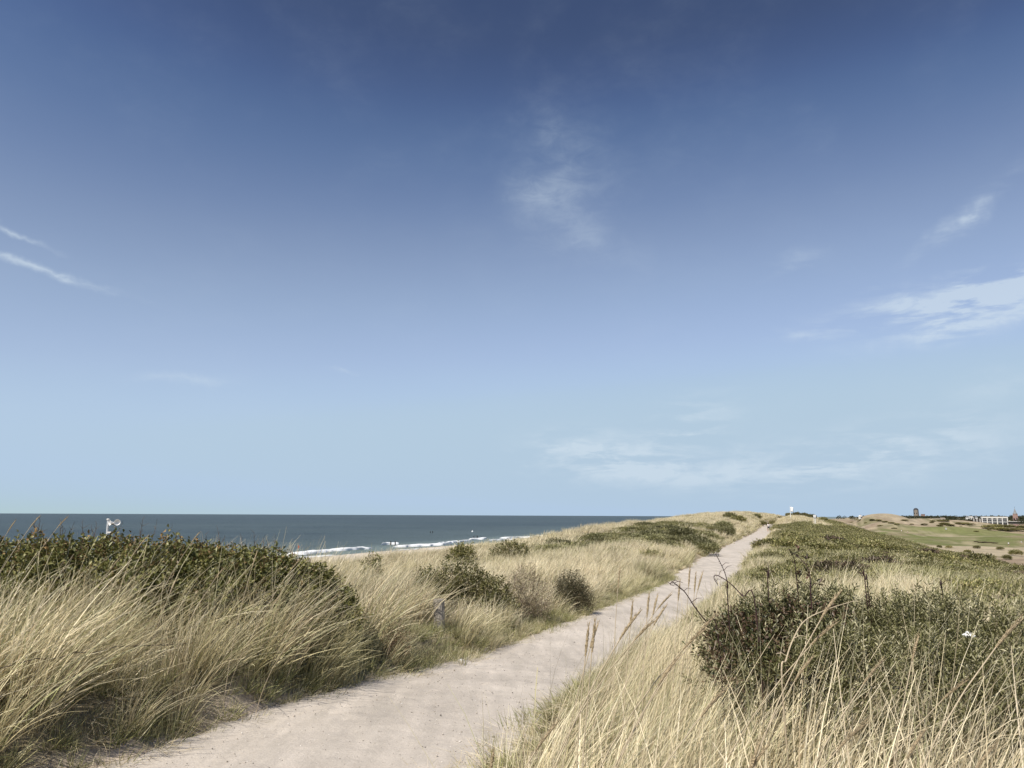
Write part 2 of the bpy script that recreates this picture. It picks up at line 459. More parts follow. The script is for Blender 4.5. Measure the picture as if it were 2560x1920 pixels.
# ------------------------------------------------------------------ terrain
AZ0 = R(20); CA, SA = math.cos(AZ0), math.sin(AZ0)
def to_st(x, y): return x * SA + y * CA, x * CA - y * SA
def to_xy(s, t): return s * SA + t * CA, s * CA - t * SA
TC_S = np.array([-400, 0, 40, 65, 150, 230, 270, 300, 330, 420, 2500])
TC_T = np.array([-4.6, -4.6, -4.85, -5.6, -5.8, -7.6, -7.6, -6.0, -3.0, 4.0, 4.0])
PZ_S = np.array([-400, -20, 6, 10, 12, 14, 16, 19, 26, 31, 42, 62, 100, 150, 200, 250, 285, 320, 2500])
PZ_Z = np.array([-2.3, -2.3, -2.33, -2.42, -2.58, -2.76, -2.88, -2.97, -3.08, -3.2, -3.4, -3.3, -3.2, -3.0, -3.0, -2.7, -2.0, -2.3, -3])
def path_t(s): return np.interp(s, TC_S, TC_T)
def path_z(s):
    return (np.interp(s - 1.5, PZ_S, PZ_Z) + np.interp(s, PZ_S, PZ_Z) + np.interp(s + 1.5, PZ_S, PZ_Z)) / 3
TT = np.array([-400, -176, -80, -50, -34, -23, -15, -10.5, -7.7, -1.7, 0.8, 4, 10, 16, 23, 31, 46, 4000], float)
SS = np.array([-400, -20, 0, 10, 20, 32, 45, 65, 100, 150, 210, 270, 350, 600, 2500], float)
TAB = np.array([
 [-2.8,-2.0,-1.7,-2.15,-2.1,-1.64,-1.6,-2.0,-3.0,-4.4,-8,-14],
 [-2.8,-2.0,-1.7,-2.15,-2.1,-1.64,-1.6,-2.0,-3.0,-4.4,-8,-14],
 [-2.8,-2.0,-1.7,-2.15,-2.1,-1.64,-1.6,-1.95,-2.8,-4.2,-8,-14],
 [-2.6,-2.05,-1.75,-2.2,-2.25,-1.9,-1.75,-2.15,-3.0,-4.4,-8,-14],
 [-2.5,-2.35,-2.15,-2.5,-2.55,-2.3,-2.25,-2.5,-3.2,-4.6,-8.5,-14],
 [-2.6,-2.75,-2.6,-3.05,-3.15,-2.85,-2.75,-3.0,-3.6,-4.8,-9,-14],
 [-2.5,-2.8,-2.75,-3.2,-3.3,-3.15,-3.1,-3.35,-3.9,-5.0,-9,-14],
 [-2.4,-2.6,-2.65,-3.1,-3.3,-3.3,-3.35,-3.6,-4.1,-5.2,-9,-14],
 [-1.5,-1.7,-2.0,-2.9,-3.2,-3.25,-3.35,-3.7,-4.2,-5.1,-9,-14],
 [-1.0,-0.9,-1.2,-2.4,-2.9,-2.7,-2.9,-3.5,-4.1,-5.0,-9,-14],
 [-0.4,0.5,0.3,-1.8,-2.6,-1.0,-1.0,-2.1,-3.2,-4.8,-9,-14],
 [0.0,0.9,0.8,-1.0,-1.5,-0.4,-0.3,-1.2,-2.8,-5.0,-9,-14],
 [-1.0,0.3,0.4,0.2,0.1,-0.1,-0.5,-1.6,-3.2,-5.4,-9,-14],
 [-4,-3,-3,-3,-3,-3,-3,-4,-5,-6,-9,-14],
 [-6,-5,-5,-5,-5,-5,-5,-6,-7,-8,-10,-14]], float)
TAB[1:4, 2] = [-1.78, -1.74, -1.76]; TAB[1:4, 3] = [-1.95, -1.94, -2.02]; TAB[4:6, 2] -= .15; TAB[3:6, 1] -= .2     # bank beside the path
TAB[4, 2:7] -= [.15, .3, .32, .25, .2]; TAB[5, 3:6] -= .1
TAB[4:8, 0] -= .4; TAB[3:8, 1] -= .3
TAB[6:12, 8] -= .7; TAB[6:12, 9] -= 1.0; TAB[6:12, 7] -= .35
left = np.tile(np.array([-17.5, -15.4, -12.4, -9.5, -5.2]), (len(SS), 1))
TAB = np.hstack([left, TAB, np.full((len(SS), 1), -14.0)])

def _table(s, t):
    i = np.clip(np.searchsorted(SS, s) - 1, 0, len(SS) - 2); j = np.clip(np.searchsorted(TT, t) - 1, 0, len(TT) - 2)
    a = np.clip((s - SS[i]) / (SS[i + 1] - SS[i]), 0, 1); b = np.clip((t - TT[j]) / (TT[j + 1] - TT[j]), 0, 1)
    return (TAB[i, j] * (1 - b) + TAB[i, j + 1] * b) * (1 - a) + (TAB[i + 1, j] * (1 - b) + TAB[i + 1, j + 1] * b) * a

# far hills of the golf dunes: (photo px, py of the top, distance, half width, half depth)
HILLS = [(2205, 1284, 900, 34, 60, 1.25), (2165, 1290, 860, 26, 50, 1.0), (2300, 1296, 1000, 60, 70, 1.0), (2380, 1300, 1050, 60, 60, 1.0),
         (2120, 1293, 700, 60, 70, 1.0), (2060, 1293, 600, 40, 60, 1.0), (2250, 1310, 760, 50, 40, 1.0), (2010, 1292, 420, 30, 60, 1.0),
         (2470, 1293, 1450, 320, 120, 1.0), (2300, 1291, 1500, 200, 120, 1.0), (2700, 1293, 1400, 200, 120, 1.0),
         (2540, 1352, 420, 26, 30, 1.0), (2600, 1340, 470, 34, 40, 1.0), (2450, 1318, 700, 60, 30, 1.0), (2380, 1316, 640, 40, 25, 1.0)]

def ground(x, y):
    x = np.asarray(x, float); y = np.asarray(y, float)
    s, t = to_st(x, y)
    tc = path_t(s); tr = t - (tc + 4.7)
    z = 0
    for ds, dt, w in ((0, 0, .4), (1.2, 0, .15), (-1.2, 0, .15), (0, .7, .15), (0, -.7, .15)):
        z = z + w * _table(s + ds, tr + dt)
    ridge = sstep(tr, -60, -35) * (1 - sstep(tr, 26, 45))
    z = z + ridge * ((fbm(x / 7, y / 7, 3) - .5) * 0.55 + (fbm(x / 1.6, y / 1.6, 5) - .5) * 0.18) * np.clip(np.hypot(x, y) / 6, 0.15, 1)
    z = z + ridge * sstep(s, 60, 140) * (fbm(x / 16, y / 16, 9) - .5) * 0.9
    golf = sstep(tr, 30, 70)
    z = z + golf * ((fbm(x / 70, y / 70, 21) - .5) * 4.0 + (fbm(x / 22, y / 22, 23, 3) - .5) * 1.4)
    for (px, py, D, hw, hd, pw) in HILLS:
        p = at(px, py, D)
        q = ((x - p.x) / hw) ** 2 + ((y - p.y) / hd) ** 2
        g = np.exp(-q ** pw) * golf
        z = np.maximum(z, (z * (1 - g) + (p.z + (fbm(x / 30, y / 30, 31) - .5) * 1.5) * g))
    # the path bed
    d = np.abs(t - tc) + (fbm(x / 0.9, y / 0.9, 41) - .5) * 0.7
    k = 1 - sstep(d, 1.5, 2.5)
    z = z * (1 - k) + (path_z(s) - 0.05) * k
    return z

def gz(x, y): return float(ground(np.array([x]), np.array([y]))[0])

def ground_color(x, y):
    s, t = to_st(x, y); tr = t - (path_t(s) + 4.7)
    n1 = fbm(x / 25, y / 25, 51); n2 = fbm(x / 5, y / 5, 53); n3 = fbm(x / 60, y / 60, 57)
    litter = np.array([0.24, 0.20, 0.13]); sand = np.array([0.50, 0.42, 0.34]); straw = np.array([0.40, 0.33, 0.22])
    fair = np.array([0.135, 0.15, 0.05]); rough = np.array([0.10, 0.105, 0.045]); heath = np.array([0.26, 0.20, 0.14])
    c = np.empty(x.shape + (3,)); c[:] = litter
    def mixc(m, k): c[:] = c * (1 - m[..., None]) + k * m[..., None]
    mixc(sstep(n2, .5, .75) * .5, straw)
    mixc(1 - sstep(np.abs(t - path_t(s)) + (n2 - .5) * 0.6, 1.45, 1.9), sand)
    mixc(1 - sstep(tr, -60, -36), np.array([0.52, 0.46, 0.38]))
    g = sstep(tr, 27, 40)
    base = heath * (1 - sstep(n1, .4, .6))[..., None] + straw * sstep(n1, .4, .6)[..., None]
    c[:] = c * (1 - g[..., None]) + base * g[..., None]
    mixc(g * sstep(n2 * .5 + n1 * .5, .50, .60) * .75, rough)
    # fairways run along the dune ridge
    D = y
    def fw(px, py, Dm, hw, hd, ang, amt=1.0):
        p = at(px, py, Dm); dx = x - p.x; dy = y - p.y; ca, sa = math.cos(ang), math.sin(ang)
        u_ = (dx * ca - dy * sa) / hw; v_ = (dx * sa + dy * ca) / hd
        q = np.sqrt(u_ ** 2 + v_ ** 2) + (n1 - .5) * .55
        return g * (1 - sstep(q, .8, 1.05)) * amt
    mot = (.35 + .65 * sstep(fbm(x / 14, y / 30, 59), .36, .6))
    k = fw(2330, 1345, 500, 34, 150, R(18)) * mot; mixc(k * .95, fair)
    k = fw(2450, 1347, 480, 60, 70, R(60)) * mot; mixc(k * .8, fair)
    k = fw(2400, 1325, 640, 60, 60, R(40)); mixc(k * .45, fair)
    k = fw(2480, 1330, 600, 70, 60, R(70)); mixc(k * .6, fair * 1.2)
    # sandy track at the foot of the ridge and bare sand nearby
    k = g * (1 - sstep(np.abs(tr - 44 - 3 * np.sin(s / 60)) + (n2 - .5) * 3, 1.6, 3.6)); mixc(k * .9, np.array([0.43, 0.37, 0.27]))
    k = g * sstep(n3 * .6 + n2 * .4, .54, .62) * (D > 520); mixc(k * .6, np.array([0.38, 0.32, 0.22]))
    k = fw(2480, 1385, 330, 60, 50, R(30)); mixc(k * (0.5 + .5 * sstep(n2, .35, .6)), np.array([0.36, 0.305, 0.21]))
    k = fw(2230, 1290, 900, 60, 70, 0); mixc(k * .7, np.array([0.30, 0.25, 0.165]) * (0.6 + .8 * n2[..., None]))
    k = fw(2310, 1300, 900, 70, 110, 0); mixc(k * .7, np.array([0.34, 0.285, 0.20]) * (0.6 + .8 * n2[..., None]))
    return c

def build_terrain():
    az = np.concatenate([np.linspace(-180, -48, 34)[:-1], np.linspace(-48, 48, 480), np.linspace(48, 180, 34)[1:-1]])
    rr = np.geomspace(0.6, 6000, 430)
    A, RR = np.meshgrid(np.radians(az), rr)
    x = np.sin(A) * RR; y = np.cos(A) * RR
    z = ground(x, y)
    nr, na = x.shape
    V = np.stack([x, y, z], -1).reshape(-1, 3); C = ground_color(x, y).reshape(-1, 3)
    i, j = np.meshgrid(np.arange(nr - 1), np.arange(na), indexing='ij'); j2 = (j + 1) % na
    Fc = np.stack([i * na + j, i * na + j2, (i + 1) * na + j2, (i + 1) * na + j], -1).reshape(-1, 4)
    # close the hole under the camera
    V = np.vstack([V, [[0, 0, gz(0, 0)]]]); C = np.vstack([C, C[:1]])
    T = np.stack([np.full(na, len(V) - 1), np.arange(na), (np.arange(na) + 1) % na, (np.arange(na) + 1) % na], -1)
    me = mesh_np('dune_terrain', V, Fc[:, ::-1], C, True)
    o = obj('dune_terrain', me, M_ground)
    tag(o, 'sandy dune ridge falling to a low golf valley inland and a beach', 'dune', kind='structure')
    capm = mesh_np('trodden_sand', np.vstack([V[:na], V[-1:]]), np.stack([np.full(na, na), (np.arange(na) + 1) % na, np.arange(na)], -1), np.vstack([C[:na], C[-1:]]))
    tag(obj('trodden_sand', capm, M_ground), 'small sandy patch of dune ground among the marram grass', 'ground', kind='structure')
build_terrain()

def build_path():
    s = np.concatenate([np.arange(-25, 4, 0.5), np.arange(4, 22, 0.07), np.arange(22, 60, 0.25), np.arange(60, 330, 1.2)])
    w = np.linspace(-2.05, 2.05, 62)
    S, W = np.meshgrid(s, w, indexing='ij')
    T = path_t(S) + W
    x, y = to_xy(S, T)
    z = path_z(S) + 0.0
    z = z + (fbm(x / 1.4, y / 1.4, 61) - .5) * 0.05 + (fbm(x / .3, y / .3, 63, 3) - .5) * 0.022 * (S < 40)
    # faint tyre and foot hollows along the direction of travel
    z = z - 0.018 * np.exp(-((W + 0.75 + .15 * np.sin(S / 6)) / .2) ** 2) - 0.018 * np.exp(-((W - 0.8 + .15 * np.sin(S / 7)) / .22) ** 2)
    z = z - 0.02 * np.exp(-((W + 1.25 + .1 * np.sin(S / 2.3)) / .1) ** 2)
    g = np.random.default_rng(66)
    for k in range(260):
        fs = g.uniform(4, 22); fw_ = g.normal(0, .75); a_ = g.normal(0, .25)
        i0, i1 = np.searchsorted(s, [fs - .3, fs + .3])
        ds = S[i0:i1] - fs; dw = W[i0:i1] - fw_
        uu = (ds * math.cos(a_) + dw * math.sin(a_)) / .15; vv = (-ds * math.sin(a_) + dw * math.cos(a_)) / .06
        q = uu ** 2 + vv ** 2
        z[i0:i1] += -0.017 * np.exp(-q) + 0.007 * np.exp(-((np.sqrt(q) - 1.5) / .4) ** 2)
    z = z - 0.16 * sstep(np.abs(W) + (fbm(x / .8, y / .8, 65) - .5) * .8, 1.65, 2.05)
    ns, nw = S.shape
    i, j = np.meshgrid(np.arange(ns - 1), np.arange(nw - 1), indexing='ij')
    Fc = np.stack([i * nw + j, i * nw + j + 1, (i + 1) * nw + j + 1, (i + 1) * nw + j], -1).reshape(-1, 4)
    me = mesh_np('sand_path', np.stack([x, y, z], -1).reshape(-1, 3), Fc, None, True)
    tag(obj('sand_path', me, M_path), 'pale trodden sand path running along the dune ridge', 'path', kind='structure')
build_path()

SEA_Z = -15.0
def build_sea():
    az = np.linspace(-60, 40, 160); rr = np.geomspace(120, 70000, 260)
    A, RR = np.meshgrid(np.radians(az), rr)
    x = np.sin(A) * RR; y = np.cos(A) * RR
    s, t = to_st(x, y)
    near = 1 - sstep(-t, 170, 420)
    z = SEA_Z + (fbm(t / 14 + fbm(x / 90, y / 90, 71) * 3, s / 120, 73, 3) - .5) * 0.9 * (RR < 1500)
    shallow = (1 - sstep(-t, 172, 215)) * 0.75 + 0.3 * near
    na = len(az); nr = len(rr)
    i, j = np.meshgrid(np.arange(nr - 1), np.arange(na - 1), indexing='ij')
    Fc = np.stack([i * na + j, (i + 1) * na + j, (i + 1) * na + j + 1, i * na + j + 1], -1).reshape(-1, 4)
    C = np.repeat(np.clip(shallow, 0, 1).reshape(-1, 1), 3, 1)
    me = mesh_np('sea', np.stack([x, y, z], -1).reshape(-1, 3), Fc[:, ::-1], C, True)
    tag(obj('sea', me, M_sea), 'dark blue green sea reaching to the horizon', 'sea', kind='structure')
build_sea()

# ------------------------------------------------------------------ surf
def foam_strip(p0, p1, depth, hgt, seed):
    """rolling white breaker from p0 to p1 (pixel columns/rows on the water), a ragged low mound"""
    def onsea(px, py):
        d = pdir(px, py); k = SEA_Z / d[2]; return d * k
    a = onsea(*p0); b = onsea(*p1); a[2] = b[2] = SEA_Z
    L_ = np.linalg.norm(b - a); n = max(int(L_ / 1.2), 8); m_ = 9
    e = (b - a) / L_; nrm = np.array([-e[1], e[0], 0])
    u_ = np.linspace(0, 1, n); v_ = np.linspace(-1, 1, m_)
    U, Vv = np.meshgrid(u_, v_, indexing='ij')
    wd = depth * .58 * np.clip(2.6 * (fbm(U * L_ / 13, np.zeros_like(U) + seed, seed) - .3), 0.04, 1) * np.clip(np.minimum(U, 1 - U) * 9, 0.05, 1)
    wob = (fbm(U * L_ / 40, np.zeros_like(U), seed + 5) - .5) * 9
    rag = (fbm(U * L_ / 2.5, Vv * 2 + seed, seed + 9, 3) - .5) * 3.2 * np.clip(wd, 0, 1)
    P = a + U[..., None] * (b - a) + nrm * (Vv * wd + wob + rag * np.abs(Vv))[..., None]
    hz = hgt * np.clip(1 - Vv ** 2, 0, 1) * (0.3 + fbm(U * L_ / 7, Vv * 1.5, seed + 3)) * np.clip(np.minimum(U, 1 - U) * 12, 0, 1)
    P[..., 2] = SEA_Z + 0.42 + hz - 0.9 * (np.abs(Vv) > .99)
    i, j = np.meshgrid(np.arange(n - 1), np.arange(m_ - 1), indexing='ij')
    Fc = np.stack([i * m_ + j, (i + 1) * m_ + j, (i + 1) * m_ + j + 1, i * m_ + j + 1], -1).reshape(-1, 4)
    return P.reshape(-1, 3), Fc
SURF = [((700, 1390), (925, 1372), 5.5, 0.9, 1), ((700, 1399), (840, 1391), 3.0, .3, 2), ((955, 1363), (995, 1360), 4.5, .9, 3), ((980, 1369), (1130, 1360), 4.5, .7, 4),
        ((960, 1381), (1050, 1374), 2.4, .3, 5), ((1085, 1359), (1180, 1352), 3.0, .4, 6), ((1165, 1350), (1215, 1347), 5, .8, 7), ((1228, 1352), (1290, 1349), 3, .4, 8),
        ((1255, 1346.5), (1330, 1343.5), 4.5, .7, 9), ((1330, 1343), (1440, 1337), 6, .7, 10), ((560, 1404), (720, 1392), 6, .8, 11), ((1440, 1336), (1520, 1329), 8, .7, 12),
        ((1060, 1376), (1110, 1372), 2, .2, 13)]
def build_surf():
    Vs, Fs, n = [], [], 0
    for s_ in SURF:
        P, Fc = foam_strip(*s_); Vs.append(P); Fs.append(Fc + n); n += len(P)
    tag(obj('surf_foam', mesh_np('surf_foam', np.vstack(Vs), np.vstack(Fs), None, True), M_foam),
        'white foam of small waves breaking along the beach', 'surf', kind='stuff')
build_surf()

# ------------------------------------------------------------------ marram grass
def tuft_mesh(seed, nb, hgt, wid, rad, nseg, splay, lean, green=0.25, tip=0.35, stalks=0, cross=0.4):
    """one clump of blades, bent by a wind blowing towards local +X"""
    g = np.random.default_rng(seed)
    n = nb + stalks
    L_ = hgt * g.uniform(0.55, 1.15, n) * np.where(g.random(n) < .15, .6, 1)
    if stalks: L_[nb:] = hgt * g.uniform(1.15, 1.45, stalks)
    ph = g.uniform(0, 2 * np.pi, n); rr = rad * np.sqrt(g.random(n))
    base = np.stack([np.cos(ph) * rr, np.sin(ph) * rr, np.full(n, -0.06)], -1)
    th = np.abs(g.normal(0, splay, n)) + rr / max(rad, 1e-3) * splay * .8
    ph2 = ph + g.normal(0, .7, n)
    d = np.stack([np.sin(th) * np.cos(ph2), np.sin(th) * np.sin(ph2), np.cos(th)], -1)
    bend = lean * g.uniform(0.1, 1.5, n); droop = g.uniform(0.0, 0.8, n) * lean
    if stalks: bend[nb:] *= .55; droop[nb:] *= .3
    wv = np.stack([np.ones(n), g.normal(0, cross, n), np.zeros(n)], -1)
    P = [base]; cur = base.copy(); dd = d.copy(); dirs = []
    for k in range(nseg):
        u = (k + .5) / nseg
        q = dd + wv * (bend * 1.15 * u ** 0.8)[:, None]; q[:, 2] -= droop * u ** 2 * 1.6
        q /= np.linalg.norm(q, axis=1, keepdims=True)
        cur = cur + q * (L_ / nseg)[:, None]; P.append(cur.copy()); dirs.append(q)
    dirs.append(dirs[-1])
    rv = g.normal(0, 1, (n, 3))
    side = np.cross(dirs[0], rv); side /= np.linalg.norm(side, axis=1, keepdims=True)
    V = []; cols = []
    straw = np.array([0.66, 0.55, 0.35]); pale = np.array([0.86, 0.755, 0.53]); grn = np.array([0.30, 0.31, 0.14]); brown = np.array([0.36, 0.27, 0.16])
    kind = g.random(n)
    c0 = np.where((kind < green)[:, None], grn, np.where((kind < green + .12)[:, None], brown, np.where((kind > .66)[:, None], pale, straw)))
    c0 = c0 * g.uniform(0.5, 1.22, (n, 1))
    for k in range(nseg + 1):
        u = k / nseg
        w = wid * (1 - 0.82 * u ** 1.4) * 0.5
        ww = np.full(n, w)
        if stalks:
            head = 1.0 if u > 0.78 else 0.0
            ww[nb:] = wid * (0.35 + head * .8 * (1 - (u - .78) / .22 * .6)) * .5
        V.append(P[k] + side * ww[:, None]); V.append(P[k] - side * ww[:, None])
        c = c0 * (1 - tip * u) + (pale * tip * u)
        c = c * (0.86 + 0.14 * u)
        cols.append(c); cols.append(c)
    m_ = 2 * (nseg + 1)
    V = np.stack(V, 1).reshape(-1, 3); C = np.stack(cols, 1).reshape(-1, 3)
    b = (np.arange(n) * m_)[:, None]
    k = np.arange(nseg)[None]
    Fc = np.stack([b + 2 * k, b + 2 * k + 1, b + 2 * k + 3, b + 2 * k + 2], -1).reshape(-1, 4)
    me = mesh_np('marram_clump', V, Fc, C, False)
    me.materials.append(M_grass)
    return bpy.data.objects.new('marram_clump_source', me)

def scatter(name, label, sources, P, rot, scl, idx, tint, bright):
    me = bpy.data.meshes.new(name)
    me.vertices.add(len(P)); me.vertices.foreach_set('co', np.asarray(P, np.float32).ravel())
    def attr(nm, ty, arr):
        a = me.attributes.new(nm, ty, 'POINT')
        a.data.foreach_set('vector' if ty == 'FLOAT_VECTOR' else 'value', np.asarray(arr, np.int32 if ty == 'INT' else np.float32).ravel())
    attr('rot', 'FLOAT_VECTOR', rot); attr('scl', 'FLOAT_VECTOR', scl); attr('idx', 'INT', idx); attr('tint', 'FLOAT', tint); attr('bright', 'FLOAT', bright)
    me.materials.append(M_grass)
    o = obj(name, me)
    ng = bpy.data.node_groups.new(name + '_scatter', 'GeometryNodeTree')
    ng.interface.new_socket('Geometry', in_out='INPUT', socket_type='NodeSocketGeometry')
    ng.interface.new_socket('Geometry', in_out='OUTPUT', socket_type='NodeSocketGeometry')
    N = ng.nodes; L = ng.links
    gi = N.new('NodeGroupInput'); go = N.new('NodeGroupOutput')
    ip = N.new('GeometryNodeInstanceOnPoints'); jn = N.new('GeometryNodeJoinGeometry')
    for s_ in sources:
        oi = N.new('GeometryNodeObjectInfo'); oi.inputs['Object'].default_value = s_; oi.inputs['As Instance'].default_value = True
        L.new(oi.outputs['Geometry'], jn.inputs[0])
    def na(nm, ty):
        n = N.new('GeometryNodeInputNamedAttribute'); n.data_type = ty; n.inputs['Name'].default_value = nm
        return next(q for q in n.outputs if q.enabled and q.name == 'Attribute')
    L.new(gi.outputs[0], ip.inputs['Points']); L.new(jn.outputs[0], ip.inputs['Instance'])
    ip.inputs['Pick Instance'].default_value = True
    L.new(na('idx', 'INT'), ip.inputs['Instance Index'])
    e2r = N.new('FunctionNodeEulerToRotation'); L.new(na('rot', 'FLOAT_VECTOR'), e2r.inputs[0]); L.new(e2r.outputs[0], ip.inputs['Rotation'])
    L.new(na('scl', 'FLOAT_VECTOR'), ip.inputs['Scale'])
    L.new(ip.outputs[0], go.inputs[0])
    md = o.modifiers.new('scatter', 'NODES'); md.node_group = ng
    tag(o, label, 'grass', kind='stuff')
    return o

def in_view(x, y, margin=260):
    y2 = np.maximum(y, 0.05)
    px = 1280 + F * (x / (y2 * math.cos(PITCH)))
    return (y > 0.3) & (px > -margin) & (px < 2560 + margin)

# shrub footprints keep the grass from growing through dense crowns: (x, y, radius)
HOLES = []

def sample_region(smin, smax, tmin, tmax, dens, seed):
    g = np.random.default_rng(seed)
    n = int((smax - smin) * (tmax - tmin) * dens)
    s = g.uniform(smin, smax, n); t = g.uniform(tmin, tmax, n)
    tw = t + (path_t(s) + 4.7)
    x, y = to_xy(s, tw)
    k = in_view(x, y)
    return s[k], t[k], x[k], y[k], g

PW = 1.62
def grass_prob(s, t, x, y):
    """how likely a marram clump is, and how green it is; t is relative to the path (path centre at -4.7)"""
    d = np.abs(t + 4.7)
    edge = (fbm(x / 1.7, y / 1.7, 81) - .5) * 0.9
    p = sstep(d + edge * .6, PW - 0.2, PW + 0.25)
    n1 = fbm(x / 9, y / 9, 83); n2 = fbm(x / 2.2, y / 2.2, 85)
    tint = np.clip(0.02 + 0.9 * (n1 - .5) + 0.6 * (n2 - .5), 0, 1)
    tint = np.maximum(tint, 0.34 * (1 - sstep(d, PW + .2, PW + 1.3)))
    p = p * (0.62 + 0.38 * sstep(n2, .25, .5))
    p = p * np.where((s < 11) & (t > -4.7), sstep(t + (n2 - .5) * .8 + sstep(s, 6, 11) * 1.2, -1.95, -1.35), 1.0)
    right = t > -3
    # slope right of the path: green scrub takes over beyond the first straw patch
    scrub = right * sstep(s + (n1 - .5) * 16, 29, 36) * sstep(t + (n1 - .5) * 5, -2.4, 0.5)
    scrub = np.maximum(scrub, right * sstep(t + (n1 - .5) * 3.0, 3.0, 4.6) * sstep(s + (n2 - .5) * 4, 12, 16))
    far_straw = sstep(s, 165, 185) * (1 - sstep(t, 9, 14)) * right
    scrub = scrub * (1 - far_straw)
    leftscrub = (~right) * sstep(s, 48, 56) * (1 - sstep(s, 112, 122)) * sstep(t, -19, -16) * (1 - sstep(t, -8.6, -7.4)) * sstep(n1, .36, .5)
    return p, tint, scrub, leftscrub

def hole_mask(x, y):
    k = np.ones(len(x), bool)
    for (hx, hy, hr) in HOLES: k &= np.hypot(x - hx, y - hy) > hr
    return k

WIND = R(8)
def clumps(name, label, sources, sr, tr_, dens, seed, hscale=1.0, minr=0.0, maxr=1e9, scrub_keep=0.4, tint_add=0.0, tilt=0.0):
    s, t, x, y, g = sample_region(sr[0], sr[1], tr_[0], tr_[1], dens, seed)
    r = np.hypot(x, y); k = (r > minr) & (r <= maxr); s, t, x, y, r = s[k], t[k], x[k], y[k], r[k]
    p, tint, scrub, ls = grass_prob(s, t, x, y)
    p = p * (1 - np.maximum(scrub, ls) * (1 - scrub_keep))
    p = p * (0.22 + 0.78 * sstep(fbm(x / .75, y / .75, 89, 2), .40, .56) * (0.5 + .5 * sstep(fbm(x / 2.4, y / 2.4, 95, 2), .3, .5)))
    k = (g.random(len(s)) < p) & hole_mask(x, y)
    s, t, x, y, r, tint, scrub = s[k], t[k], x[k], y[k], r[k], tint[k], scrub[k]
    n = len(s)
    z = ground(x, y)
    d = np.abs(t + 4.7)
    h = hscale * g.uniform(.75, 1.2, n) * (0.42 + 0.58 * sstep(d, PW - .1, PW + .8)) * (0.55 + .9 * fbm(x / 2.2, y / 2.2, 91, 3))
    h = h * np.where((t > -4) & (s < 20), np.where(s < 9, 0.84, 0.6) + 0.2 * sstep(t, -2.2, 0.4), 1.0)
    rot = np.stack([g.normal(0, .12, n), tilt + g.normal(0, .09 if tilt > .1 else .16, n), WIND + g.normal(0, .42 if tilt > .1 else .75, n)], -1)
    scl = np.stack([h * g.uniform(.9, 1.2, n), h * g.uniform(.9, 1.2, n), h], -1)
    bright = 0.78 + 0.5 * fbm(x / 2.5, y / 2.5, 93) + g.normal(0, .09, n)
    o = scatter(name, label, sources, np.stack([x, y, z], -1), rot, scl, g.integers(0, len(sources), n), np.clip(tint + scrub * .22 + tint_add + g.normal(0, .12, n), 0, 1), bright)
    return n

# ------------------------------------------------------------------ shrubs
def unit(a): return a / np.maximum(np.linalg.norm(a, axis=-1, keepdims=True), 1e-9)

def sprigs(P, axis, m_, slen, llen, lwid, spread, g, palette, weights, top_tone=None, curl=0.25):
    """leafy shoots: each carries m_ folded leaves"""
    N = len(P)
    j = np.tile(np.arange(m_), N); I = np.repeat(np.arange(N), m_)
    ax = axis[I]; u = (j + g.random(N * m_)) / m_
    rv = unit(g.normal(0, 1, (N, 3)))
    a = unit(np.cross(axis, rv)); b = np.cross(axis, a)
    ph = j * 2.4 + g.uniform(0, .8, N * m_)
    out = a[I] * np.cos(ph)[:, None] + b[I] * np.sin(ph)[:, None]
    sp = spread * g.uniform(.7, 1.25, N * m_) * (1.15 - .5 * u)
    d = unit(ax * np.cos(sp)[:, None] + out * np.sin(sp)[:, None])
    base = P[I] + ax * (slen * g.uniform(.7, 1.2, N)[I] * u)[:, None]
    ll = (llen * g.uniform(.6, 1.25, N * m_))[:, None]; lw = (lwid * g.uniform(.7, 1.2, N * m_))[:, None]
    nrm = unit(np.cross(d, np.cross(np.array([0, 0, 1.0]) + g.normal(0, .45, (N * m_, 3)), d)))
    sd = np.cross(d, nrm)
    mid = base + d * ll * .5 + nrm * lw * curl
    tip = base + d * ll - nrm * ll * .12
    V = np.stack([base, mid + sd * lw * .5, tip, mid - sd * lw * .5], 1).reshape(-1, 3)
    q = (np.arange(N * m_) * 4)[:, None]
    Fc = np.concatenate([q + [0, 1, 2], q + [0, 2, 3]], 1).reshape(-1, 3)
    pal = np.array(palette)
    ci = g.choice(len(pal), size=N, p=weights)
    if top_tone is not None:
        tone, zlo, zhi, amt = top_tone
        k = g.random(N) < amt * sstep(P[:, 2], zlo, zhi)
        cN = pal[ci]; cN[k] = tone
    else: cN = pal[ci]
    c = cN[I] * g.uniform(.75, 1.25, (N * m_, 1))
    C = np.repeat(c, 4, 0)
    return V, Fc, C

def crown_points(blobs, n, g, depth=0.22, zmin=-0.25, rough=0.22, seed=0):
    B = np.array(blobs, float)
    w = B[:, 3] * B[:, 4] + B[:, 4] * B[:, 5] + B[:, 3] * B[:, 5]
    ib = g.choice(len(B), size=n * 2, p=w / w.sum())
    d = unit(g.normal(0, 1, (n * 2, 3))); d[:, 2] = np.where(d[:, 2] < zmin, -d[:, 2], d[:, 2])
    b = B[ib]
    lump = fbm(d[:, 0] * 2.3 + ib * 3.1, d[:, 1] * 2.3 + d[:, 2] * 1.7, 101 + seed)
    k = 1 - np.abs(g.normal(0, depth, n * 2)) + (lump - .5) * 2 * rough
    P = b[:, :3] + d * b[:, 3:] * k[:, None]
    keep = np.ones(n * 2, bool)
    for q in B:
        e = (((P - q[:3]) / q[3:]) ** 2).sum(1)
        keep &= ~(e < (1 - 2.2 * depth) ** 2)
    P = P[keep][:n]; nd = unit(d[keep][:n] / b[keep][:n, 3:])
    return P, nd

